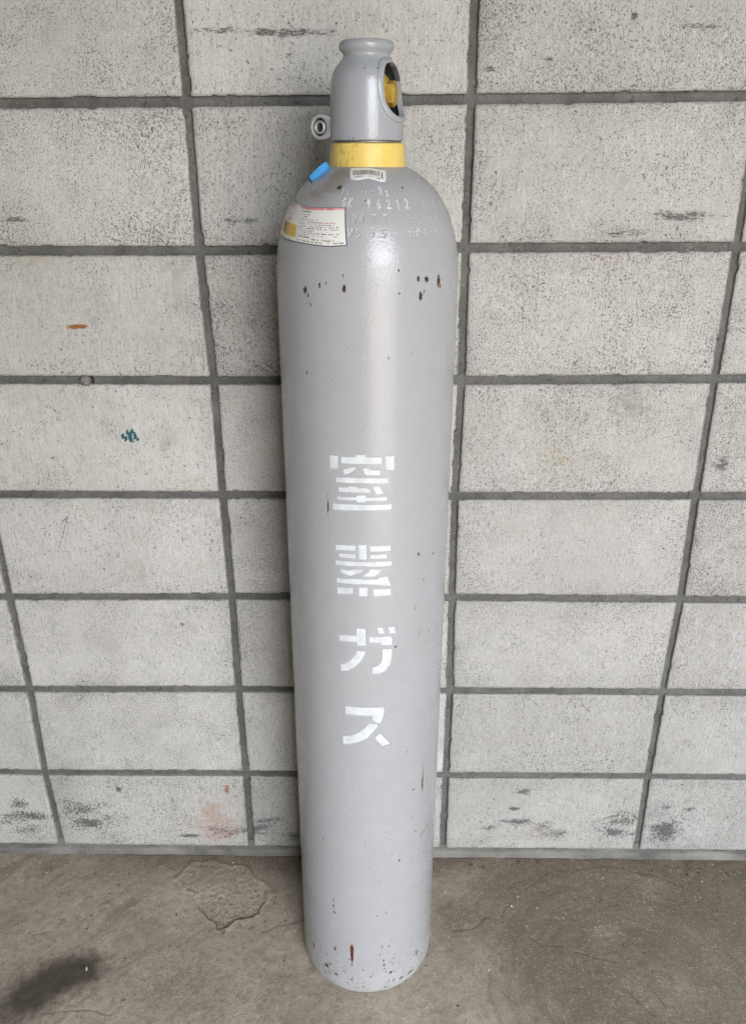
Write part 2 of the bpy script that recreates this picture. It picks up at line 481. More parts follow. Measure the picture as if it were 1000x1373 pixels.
    dark_brown = np.clip(dark_brown * (.7 + 1.0 * fbm(x * 16, y * 16, 84, 4)) * 1.25, 0, 1)
    z *= near
    me = mesh('floor', np.stack([x, y, z], 1), grid_faces(len(xs), len(ys)))
    for n, a in (('trowel', tr), ('crack', crack), ('patch', patch), ('gray', gray), ('stain', np.clip(stain, 0, 1)), ('dark_brown', dark_brown)):
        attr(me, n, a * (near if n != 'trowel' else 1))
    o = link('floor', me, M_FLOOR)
    tag(o, 'rough grey brown concrete floor with trowel marks and an oil stain', None, None, 'structure')
build_floor()

# ------------------------------------------------------------------ the wall
WALL_MARKS = [('s', -0.09, 1.498, 0.069, 0.0053, 1),
 ('s', -0.197, 1.501, 0.046, 0.0044, 0.8),
 ('s', -0.34, 1.503, 0.061, 0.0044, 0.35),
 ('s', -0.264, 1.496, 0.023, 0.0071, 0.6),
 ('s', -0.484, 1.501, 0.012, 0.0027, 0.7),
 ('s', -0.117, 1.467, 0.067, 0.0224, 0.35),
 ('s', -0.192, 1.438, 0.01, 0.0028, 0.9),
 ('s', -0.138, 1.458, 0.014, 0.0036, 0.6),
 ('s', -0.14, 1.519, 0.025, 0.0069, 0.4),
 ('s', -0.18, 1.459, 0.012, 0.0027, 0.5),
 ('s', 0.45, 1.5, 0.06, 0.0044, 0.9),
 ('s', 0.36, 1.496, 0.065, 0.0088, 0.4),
 ('s', 0.184, 1.487, 0.009, 0.0027, 0.8),
 ('s', 0.257, 1.463, 0.012, 0.0036, 0.8),
 ('s', 0.242, 1.467, 0.022, 0.0054, 0.5),
 ('s', 0.176, 1.452, 0.009, 0.0018, 0.9),
 ('s', 0.368, 1.513, 0.004, 0.0035, 1),
 ('s', 0.259, 1.476, 0.012, 0.0027, 0.6),
 ('s', 0.219, 1.494, 0.025, 0.007, 0.4),
 ('s', 0.413, 1.479, 0.061, 0.0088, 0.35),
 ('s', -0.518, 1.259, 0.031, 0.0031, 0.8),
 ('s', -0.53, 1.226, 0.036, 0.0053, 0.5),
 ('s', -0.36, 1.229, 0.01, 0.0021, 0.8),
 ('s', -0.287, 1.226, 0.016, 0.0021, 0.7),
 ('s', -0.331, 1.24, 0.101, 0.0126, 0.25),
 ('s', -0.173, 1.257, 0.066, 0.0052, 0.8),
 ('s', -0.201, 1.249, 0.022, 0.0084, 0.45),
 ('s', -0.124, 1.228, 0.025, 0.0074, 0.7),
 ('s', 0.47, 1.259, 0.071, 0.0093, 0.85),
 ('s', 0.391, 1.236, 0.06, 0.0063, 0.65),
 ('s', 0.434, 1.244, 0.066, 0.0145, 0.4),
 ('s', -0.301, 1.397, 0.095, 0.0095, 0.45),
 ('s', -0.212, 1.382, 0.032, 0.0172, 0.4),
 ('s', -0.132, 1.396, 0.063, 0.0095, 0.3),
 ('s', 0.267, 1.402, 0.078, 0.0066, 0.5),
 ('s', 0.393, 1.397, 0.073, 0.0084, 0.3),
 ('s', 0.226, 1.389, 0.052, 0.0142, 0.3),
 ('s', 0.462, 1.196, 0.067, 0.0129, 0.2),
 ('s', 0.228, 1.197, 0.067, 0.0108, 0.3),
 ('s', 0.181, 1.002, 0.071, 0.0097, 0.35),
 ('s', 0.276, 1.001, 0.071, 0.0097, 0.25),
 ('s', -0.626, 0.594, 0.082, 0.0124, 0.4),
 ('s', -0.544, 0.598, 0.082, 0.0093, 0.45),
 ('s', -0.218, 0.595, 0.054, 0.0185, 0.45),
 ('s', -0.165, 0.584, 0.019, 0.0124, 0.5),
 ('s', -0.16, 1.002, 0.072, 0.0171, 0.3),
 ('s', -0.169, 0.952, 0.049, 0.0498, 0.3),
 ('s', 0.56, 0.767, 0.038, 0.0482, 0.5),
 ('s', 0.602, 0.78, 0.05, 0.0411, 0.4),
 ('s', 0.625, 0.598, 0.059, 0.0454, 0.35),
 ('s', 0.266, 0.794, 0.114, 0.0165, 0.3),
 ('m', -0.718, 0.098, 0.065, 0.0555, 0.9),
 ('m', -0.579, 0.095, 0.08, 0.0555, 0.9),
 ('s', -0.573, 0.065, 0.065, 0.0283, 0.5),
 ('s', -0.466, 0.05, 0.019, 0.0041, 1),
 ('s', -0.372, 0.051, 0.025, 0.0061, 1),
 ('s', -0.484, 0.074, 0.014, 0.004, 0.8),
 ('s', -0.209, 0.095, 0.043, 0.008, 1),
 ('s', -0.22, 0.073, 0.065, 0.0241, 0.8),
 ('m', -0.301, 0.062, 0.053, 0.0363, 0.6),
 ('s', -0.162, 0.061, 0.034, 0.0242, 0.9),
 ('s', -0.235, 0.132, 0.038, 0.0389, 0.4),
 ('s', -0.504, 0.173, 0.006, 0.0116, 0.9),
 ('s', 0.298, 0.09, 0.049, 0.0179, 0.9),
 ('s', 0.245, 0.078, 0.027, 0.006, 0.9),
 ('s', 0.295, 0.13, 0.014, 0.0059, 0.9),
 ('s', 0.374, 0.079, 0.068, 0.0397, 0.75),
 ('s', 0.221, 0.102, 0.012, 0.0059, 0.8),
 ('s', 0.307, 0.177, 0.021, 0.0114, 0.9),
 ('s', 0.379, 0.119, 0.03, 0.0059, 0.7),
 ('s', 0.594, 0.137, 0.015, 0.0058, 0.9),
 ('s', 0.636, 0.161, 0.009, 0.0134, 0.8),
 ('s', 0.647, 0.132, 0.015, 0.0058, 0.9),
 ('s', 0.575, 0.17, 0.012, 0.0057, 0.8),
 ('s', 0.223, 0.068, 0.061, 0.0241, 0.5),
 ('m', 0.503, 0.081, 0.064, 0.0396, 1),
 ('m', 0.599, 0.076, 0.041, 0.0357, 1),
 ('m', 0.405, 0.076, 0.061, 0.0318, 0.5),
 ('m', 0.644, 0.102, 0.053, 0.0488, 0.4),
 ('g', -0.577, 0.557, 0.008, 0.0143, 0.9),
 ('g', -0.582, 0.546, 0.014, 0.0223, 0.35),
 ('g', -0.342, 0.571, 0.123, 0.0281, 0.3),
 ('g', -0.375, 0.523, 0.138, 0.032, 0.25),
 ('s', 0.587, 0.872, 0.017, 0.0209, 0.7),
 ('s', -0.337, 0.559, 0.003, 0.0063, 1),
 ('e', 0.108, 1.486, 0.009, 0.0018, 1),
 ('t', -0.394, 0.919, 0.011, 0.0116, 0.5),
 ('r', -0.449, 1.101, 0.022, 0.0023, 1),
 ('r', -0.285, 0.175, 0.006, 0.0192, 0.8),
 ('p', -0.314, 0.092, 0.058, 0.0593, 1),
 ('o', -0.284, 0.834, 0.035, 0.0162, 0.8),
 ('o', -0.282, 0.81, 0.038, 0.011, 0.6),
 ('o', -0.291, 0.686, 0.011, 0.0147, 0.5),
 ('o', 0.31, 0.875, 0.047, 0.039, 0.7),
 ('d', 0.431, 0.977, 0.04, 0.0391, 0.8),
 ('p', 0.39, 1.196, 0.05, 0.015, 0.6),
 ('d', -0.28, 1.191, 0.032, 0.0152, 0.7),
 ('d', -0.284, 1.033, 0.024, 0.0108, 0.8),
 ('o', -0.501, 1.198, 0.051, 0.013, 0.6),
 ('p', -0.447, 1.0, 0.03, 0.0172, 0.6),
 ('s', -0.458, 0.99, 0.006, 0.005, 0.8),
 ('s', -0.435, 0.998, 0.005, 0.0037, 1),
 ('p', -0.415, 1.199, 0.017, 0.0108, 0.4),
 ('o', -0.149, 0.875, 0.025, 0.0776, 0.4),
 ('o', -0.136, 0.475, 0.035, 0.0966, 0.4),
 ('o', -0.126, 1.086, 0.026, 0.0684, 0.3),
 ('o', 0.51, 1.309, 0.032, 0.0491, 0.3),
 ('o', 0.314, 0.069, 0.091, 0.028, 0.5),
 ('o', 0.424, 0.848, 0.074, 0.0265, 0.3),
 ('s', 0.101, 1.351, 0.032, 0.0574, 0.25),
 ('s', 0.125, 1.261, 0.022, 0.0155, 0.5),
 ('o', 0.113, 1.322, 0.027, 0.0585, 0.3),
 ('s', -0.037, 1.372, 0.011, 0.0192, 0.3),
 ('s', -0.054, 1.357, 0.009, 0.0116, 0.5)]
WALL_LINES = [(-0.5261, 0.5143, -0.4838, 0.4669, 0.6), (-0.5381, 0.4897, -0.5124, 0.5128, 0.5), (-0.513, 0.7761, -0.5423, 0.7071, 0.6), (-0.5156, 0.7761, -0.5252, 0.7648, 0.6), (-0.3024, 1.339, -0.2974, 1.316, 0.5), (-0.3901, 0.9296, -0.3847, 0.9127, 1), (-0.3825, 0.9308, -0.3757, 0.9153, 1), (-0.3995, 0.9231, -0.3945, 0.914, 1)]
JO = {(0, 1): (-0.0, -0.0001), (0, 2): (-0.0013, -0.0015), (0, 3): (0.0038, -0.001), (0, 4): (0.0019, 0.0006), (0, 5): (0.003, 0.0027), (0, 6): (0.0004, 0.0015), (0, 7): (0.0008, -0.0005), (-1, 5): (-0.0005, 0.0006), (-1, 6): (0.0008, -0.001), (-1, 7): (-0.0039, -0.0026), (1, 1): (-0.001, 0.0001), (1, 2): (-0.0013, 0.0007), (1, 3): (0.0002, -0.0018), (1, 4): (-0.0034, -0.0012), (1, 5): (-0.0026, 0.0022), (1, 6): (-0.0, 0.001), (1, 7): (-0.0015, -0.0012), (2, 2): (0.0009, 0.0011), (2, 3): (0.0006, 0.0006), (2, 4): (0.0014, -0.0008), (2, 5): (0.004, -0.0001), (2, 6): (-0.0011, 0.0005), (2, 7): (-0.0032, -0.0001)}

def xj(c, k):
    j = JO.get((c, k))
    if j is None:
        rr = random.Random(c * 97 + k * 13 + 5); j = (rr.uniform(-.002, .002), rr.uniform(-.0015, .0015))
    return c * .4 - .2454 + j[0], (7 - k) * .2 + .215 + j[1]

CODE = {'s': 'smudge', 'm': 'mould', 'g': 'grime', 'd': 'grime', 'r': 'orange', 'p': 'pink', 'o': 'ochre', 't': 'teal', 'e': 'mould'}
wall = bpy.data.objects.new('block_wall', None)
COL.objects.link(wall)
tag(wall, 'pale grey concrete block wall behind the gas cylinder, laid in a straight grid', 'wall')

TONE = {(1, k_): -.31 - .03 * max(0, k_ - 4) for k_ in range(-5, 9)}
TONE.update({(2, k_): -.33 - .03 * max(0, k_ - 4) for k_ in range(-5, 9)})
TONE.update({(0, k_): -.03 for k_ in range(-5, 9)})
def wall_attrs(x, z):
    A = {n: np.zeros(x.shape) for n in ('smudge', 'mould', 'grime', 'orange', 'pink', 'ochre', 'teal', 'line')}
    for t, cx, cz, hx, hz, s in WALL_MARKS:
        q = ((x - cx) / (hx * 1.1 + .002)) ** 2 + ((z - cz) / (hz * 1.1 + .002)) ** 2
        n = CODE[t]
        A[n] = np.maximum(A[n], s * np.exp(-q * .9) * (.85 if t == 'd' else 1))
    brk = np.clip(.60 + 1.6 * (fbm(x * 28, z * 60, 7, 4) - .35), .15, 1.35)
    for n in ('smudge', 'mould', 'grime', 'pink', 'ochre'): A[n] = A[n] * brk
    for ax, az, bx, bz, s in WALL_LINES:
        d = seg_dist(x, z, ax, az, bx, bz)
        n = 'teal' if s == 1 else 'line'
        A[n] = np.maximum(A[n], s * 1.3 * np.exp(-(d / .0030) ** 2))
    return A

def build_block(c, k):
    (x00, zt0), (x10, zt1) = xj(c, k - 1), xj(c + 1, k - 1)
    (x01, zb0), (x11, zb1) = xj(c, k), xj(c + 1, k)
    jv, jh = .0060, .0067
    low = k == 8
    vis = -3 < c < 3 and k >= 0
    step = .004 if vis else .03
    nu = int(.386 / step) + 1; nv = int(.185 / step) + 1
    U, V = np.meshgrid(np.linspace(0, 1, nu), np.linspace(0, 1, nv))
    u = U.ravel(); v = V.ravel()
    if low: zb0 = zb1 = .016
    xl = x01 * (1 - v) + x00 * v + jv; xr = x11 * (1 - v) + x10 * v - jv
    x = xl * (1 - u) + xr * u
    zb = zb0 * (1 - u) + zb1 * u + jh; zt = zt0 * (1 - u) + zt1 * u - jh
    z = zb * (1 - v) + zt * v
    sd = 100 + c * 31 + k * 17
    y = -.0006 + (fbm(x * 30, z * 30, sd, 3) - .5) * .0012 + random.Random(sd).uniform(-.0012, .0008) + (u - .5) * random.Random(sd + 1).uniform(-.0015, .0015)
    # ragged, slightly chipped arrises
    e = np.minimum(np.minimum(u, 1 - u) * .386, np.minimum(v, 1 - v) * .185)
    bd = e < 1e-6
    rag = (fbm(x * 210, z * 210, sd + 5, 3) - .42) * .0021
    rag = np.where(fbm(x * 55, z * 55, sd + 9, 2) > .72, rag + .0016, rag)
    x = np.where(bd & (u < .001), x + rag, np.where(bd & (u > .999), x - rag, x))
    z = np.where(bd & (v < .001), z + rag, np.where(bd & (v > .999), z - rag, z))
    y = y + np.where(bd, .0016 + np.abs(rag) * .5, 0)
    F = grid_faces(nu, nv)
    idx = np.arange(nu * nv).reshape(nv, nu)
    loop = np.concatenate([idx[0, :], idx[1:, -1], idx[-1, -2::-1], idx[-2:0:-1, 0]])
    n0 = nu * nv; m = len(loop)
    sk = np.stack([x[loop], np.full(m, .030), z[loop]], 1)
    V3 = np.concatenate([np.stack([x, y, z], 1), sk])
    a = np.arange(m); b = (a + 1) % m
    SF = np.stack([loop[a], n0 + a, n0 + b, loop[b]], 1)
    me = mesh('block', V3, np.concatenate([F, SF]))
    fl = np.zeros(len(me.polygons), bool); fl[:len(F)] = True
    me.polygons.foreach_set('use_smooth', fl)
    vx, vz = V3[:, 0], V3[:, 2]
    for n, arr in wall_attrs(vx, vz).items():
        attr(me, n, arr)
    rr = random.Random(sd + 3)
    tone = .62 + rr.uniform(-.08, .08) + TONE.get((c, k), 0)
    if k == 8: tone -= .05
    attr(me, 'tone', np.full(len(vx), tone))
    attr(me, 'pore', np.full(len(vx), rr.uniform(-.15, .30)) + np.concatenate([np.clip(.5 - e * 12, 0, .5) * fbm(x * 12, z * 12, 3), np.zeros(m)]))
    link('block', me, M_BLOCK, wall)

for k in range(8, -5, -1):
    for c in range(-4, 6):
        build_block(c, k)

# mortar: tooled, slightly hollow strips set back from the faces
def strip(name, p0, p1, half, horiz, depth=.0055, n=None, extra=None):
    L = math.dist(p0, p1); n = n or max(2, int(L / .009))
    t = np.linspace(0, 1, n + 1)
    w = np.linspace(-1, 1, 7)
    T, W_ = np.meshgrid(t, w)
    px = p0[0] + (p1[0] - p0[0]) * T; pz = p0[1] + (p1[1] - p0[1]) * T
    prof = depth + .0014 * (1 - W_ ** 2) + (.0016 * W_ if horiz else 0) + (fbm(px * 9, pz * 9, 85, 2) - .5) * .002 + (fbm(px * 70 + 9, pz * 70, 88, 3) - .5) * .0026
    if horiz: pz = pz + W_ * half
    else: px = px + W_ * half
    V3 = np.stack([px.ravel(), prof.ravel() + (0 if horiz else .0004), pz.ravel()], 1)
    F = grid_faces(n + 1, 7)
    if not horiz: F = F[:, ::-1]
    me = mesh('mortar_joint', V3, F)
    attr(me, 'dusty', np.zeros(len(V3)) if extra is None else np.full(len(V3), extra))
    return link(name, me, M_MORTAR, wall)

for k in range(7, -6, -1):
    for c in range(-4, 6):
        a = xj(c, k); b = xj(c + 1, k)
        if k >= -4:
            strip('mortar_joint', a, b, .0115, True)
for c in range(-4, 7):
    for k in range(8, -5, -1):
        a = xj(c, k - 1); b = xj(c, k) if k < 8 else (xj(c, 8)[0], -.004)
        strip('mortar_joint', (b[0], b[1]), a, .0105, False)
# bottom bed of mortar that runs out over the floor edge
def fillet():
    xs = np.linspace(-1.59, 1.79, 540); pr = [(.006, .031), (.0005, .0225), (-.0010, .0180), (-.0014, .012), (-.0018, .004), (-.0030, -.006)]
    V3 = []; D = []
    for i, (py, pz) in enumerate(pr):
        w = (fbm(xs * 14, xs * 0 + i * .3, 90, 4) - .5)
        V3.append(np.stack([xs, py + w * .0022 + (fbm(xs * 60, xs * 0 + i, 91, 2) - .5) * .0015, pz + (w * .014 if i < 3 else w * .003) + (fbm(xs * 50, xs * 0 + i, 92, 3) - .5) * .004 * (i < 3)], 1))
        D.append(np.full(len(xs), .22 if i < 3 else .50 if i < 4 else .40) + w * 1.1)
    me = mesh('mortar_fillet', np.concatenate(V3), grid_faces(len(xs), len(pr))[:, ::-1])
    attr(me, 'dusty', np.concatenate(D))
    link('mortar_fillet', me, M_MORTAR, wall)
fillet()
# backing so that no light leaks through the joints
me = mesh('wall_core', [(-1.9, .028, -.02), (2.1, .028, -.02), (2.1, .028, 2.62), (-1.9, .028, 2.62), (-1.9, .13, -.02), (2.1, .13, -.02), (2.1, .13, 2.62), (-1.9, .13, 2.62)],
          [(0, 1, 2, 3), (5, 4, 7, 6), (4, 0, 3, 7), (1, 5, 6, 2), (3, 2, 6, 7)], False)
attr(me, 'dusty', np.zeros(8))
link('wall_core', me, M_MORTAR, wall)

# lump of mortar with a small hole beside it in the third joint
def lump():
    cx, cz = -.4480, 1.0145
    th = np.linspace(0, 2 * np.pi, 21)[:-1]; V3 = []; R = [(.0, -.0075), (.5, -.0070), (.85, -.0045), (1.0, .0), (1.02, .006)]
    for r, yy in R:
        V3 += [(cx + .0085 * r * math.cos(t) * (1 + .12 * math.sin(3 * t)), yy + .001 * math.sin(5 * t + r), cz + .0098 * r * math.sin(t) * (1 + .1 * math.cos(2 * t))) for t in th]
    me = mesh('mortar_lump', np.array(V3), grid_faces(20, len(R), True))
    o = link('mortar_lump', me, M_ANCHOR, wall)
    V3 = []
    for r, yy in ((1, -.0024), (.93, .004), (.8, .012), (0, .014)):
        V3 += [(cx + .0075 + .0052 * r * math.cos(t), yy, cz - .0012 + .0082 * r * math.sin(t)) for t in th]
    me = mesh('drill_hole', np.array(V3), grid_faces(20, 4, True))
    link('drill_hole', me, M_DARK, wall)
lump()

# unseen roof, side and front walls, built to shade and narrow the light
def slab(name, lo, hi, mat, label):
    (x0, y0, z0), (x1, y1, z1) = lo, hi
    me = mesh(name, [(x0, y0, z0), (x1, y0, z0), (x1, y1, z0), (x0, y1, z0), (x0, y0, z1), (x1, y0, z1), (x1, y1, z1), (x0, y1, z1)],
              [(3, 2, 1, 0), (4, 5, 6, 7), (0, 1, 5, 4), (2, 3, 7, 6), (1, 2, 6, 5), (3, 0, 4, 7)], False)
    return tag(link(name, me, mat), label, None, None, 'structure')
slab('bay_roof', (-1.75, -2.9, 2.62), (2.15, .5, 2.74), M_UNSEEN, 'plain grey unseen roof that shades the open bay')
slab('added_side_wall', (-1.75, -2.9, -.05), (-1.60, .027, 2.618), M_UNSEEN, 'plain grey unseen side wall, added to narrow the light')
slab('added_side_wall', (1.80, -2.9, -.05), (1.95, .027, 2.618), M_UNSEEN, 'plain grey unseen side wall, added to narrow the light')
slab('added_front_wall', (-1.75, -3.05, -.05), (.30, -2.902, 2.74), M_UNSEEN, 'plain grey unseen front wall, added to narrow the light')

# ------------------------------------------------------------------ the gas cylinder
STENCIL = [
 [[(-46.6, 995.0), (-34.7, 995.3), (-35.0, 977.9), (-46.0, 976.9)],
  [(-31.1, 994.9), (-11.7, 995.5), (-11.5, 998.8), (0.2, 999.0), (0.7, 996.1), (21.0, 995.4), (21.0, 985.8), (-4.5, 986.7), (-31.0, 985.8)],
  [(25.2, 996.2), (37.0, 995.6), (37.3, 976.8), (25.3, 978.0)],
  [(-28.7, 977.7), (-20.8, 980.9), (-11.6, 982.7), (-12.3, 979.9), (-16.0, 975.8), (-21.9, 972.1), (-28.1, 970.8)],
  [(-3.6, 981.2), (5.7, 981.2), (5.9, 978.7), (19.0, 978.2), (19.0, 971.2), (1.8, 971.4), (-1.4, 973.4)],
  [(-38.9, 966.2), (-25.8, 967.3), (-4.5, 967.8), (29.2, 967.4), (29.8, 959.1), (-4.5, 960.5), (-38.6, 959.2)],
  [(-35.3, 952.8), (-22.1, 954.1), (-22.1, 955.6), (-10.3, 955.9), (-10.1, 954.2), (3.9, 953.8), (8.3, 947.5), (-15.2, 947.4), (-34.9, 946.6)],
  [(8.0, 956.5), (18.1, 955.9), (23.8, 945.5), (13.9, 944.7)],
  [(-37.4, 939.9), (-12.0, 941.1), (-11.4, 943.9), (0.5, 944.2), (0.9, 941.0), (27.8, 941.1), (27.9, 935.1), (0.7, 936.2), (0.5, 934.1), (-11.0, 933.9), (-12.0, 936.5), (-37.3, 934.8)],
  [(-43.4, 929.5), (-15.3, 930.9), (6.0, 931.0), (34.2, 930.1), (34.3, 922.5), (-4.6, 922.9), (-43.3, 920.5)]],
 [[(-40.7, 870.6), (-26.8, 871.1), (-12.6, 871.7), (-12.9, 863.9), (-26.9, 863.3), (-40.6, 861.9)],
  [(-9.3, 873.1), (1.6, 873.3), (2.0, 851.5), (-8.6, 851.3)],
  [(5.2, 871.5), (33.6, 871.0), (34.0, 862.5), (5.6, 863.2)],
  [(-35.9, 858.4), (-12.6, 859.6), (-13.0, 852.3), (-24.7, 852.2), (-35.6, 852.3)],
  [(5.9, 858.7), (28.7, 858.7), (29.1, 851.8), (6.1, 852.3)],
  [(-41.3, 847.1), (-21.4, 848.0), (-2.6, 848.4), (17.1, 848.5), (36.0, 847.5), (35.7, 840.2), (10.5, 840.6), (-2.6, 841.7), (-41.2, 839.7)],
  [(-33.9, 836.0), (-23.2, 833.9), (-14.8, 836.8), (0.1, 836.4), (-7.0, 831.7), (-18.7, 826.4), (-23.3, 826.2), (-33.6, 829.8)],
  [(6.7, 837.3), (24.4, 836.1), (19.4, 832.2), (12.2, 825.9), (-4.3, 826.2), (1.8, 831.2)],
  [(-39.7, 820.6), (-11.5, 822.2), (16.1, 821.7), (18.4, 824.3), (30.2, 824.9), (34.4, 809.8), (17.3, 812.8), (1.8, 814.4), (-39.8, 813.1)],
  [(-38.9, 806.0), (-16.3, 808.7), (-16.7, 799.1), (-38.8, 795.8)],
  [(-9.1, 809.5), (3.4, 809.7), (3.5, 795.4), (-8.8, 795.2)],
  [(10.1, 807.2), (34.4, 805.4), (34.6, 794.8), (10.7, 796.1)]],
 [[(-37.0, 731.1), (-13.1, 733.1), (-12.1, 744.7), (0.1, 744.9), (0.9, 716.9), (-11.4, 716.5), (-12.2, 722.5), (-24.8, 722.1), (-36.9, 722.1)],
  [(-11.4, 708.6), (0.6, 708.1), (-1.1, 702.0), (-6.3, 691.6), (-14.5, 681.5), (-24.1, 674.1), (-35.7, 670.3), (-36.2, 682.3), (-27.5, 686.0), (-19.1, 694.0), (-13.8, 702.7)],
  [(5.4, 731.5), (35.4, 730.4), (37.6, 725.3), (37.7, 715.2), (22.5, 717.2), (21.9, 721.0), (5.2, 722.9)],
  [(23.7, 710.7), (37.5, 708.4), (37.3, 692.8), (34.7, 682.3), (27.6, 673.2), (19.3, 670.1), (9.9, 670.2), (9.7, 681.3), (16.9, 682.8), (22.1, 688.4), (23.6, 696.4)],
  [(16.0, 745.8), (23.7, 745.7), (26.8, 735.1), (18.3, 736.1)],
  [(31.6, 745.3), (40.6, 744.0), (43.6, 734.1), (33.9, 734.7)]],
 [[(-29.6, 611.6), (-7.7, 612.2), (6.6, 612.6), (26.3, 611.1), (27.6, 602.9), (23.5, 587.5), (21.7, 583.6), (16.2, 584.7), (9.6, 590.3), (10.8, 597.6), (-7.7, 597.7), (-29.7, 597.7)],
  [(6.0, 584.6), (17.4, 581.2), (17.5, 577.9), (10.2, 567.4), (1.8, 557.2), (-7.9, 550.9), (-20.2, 546.1), (-33.5, 542.5), (-34.3, 556.6), (-20.1, 560.9), (-9.1, 567.3), (-0.6, 575.9)],
  [(20.9, 565.9), (37.7, 543.0), (24.5, 541.3), (13.9, 557.4)]],
]
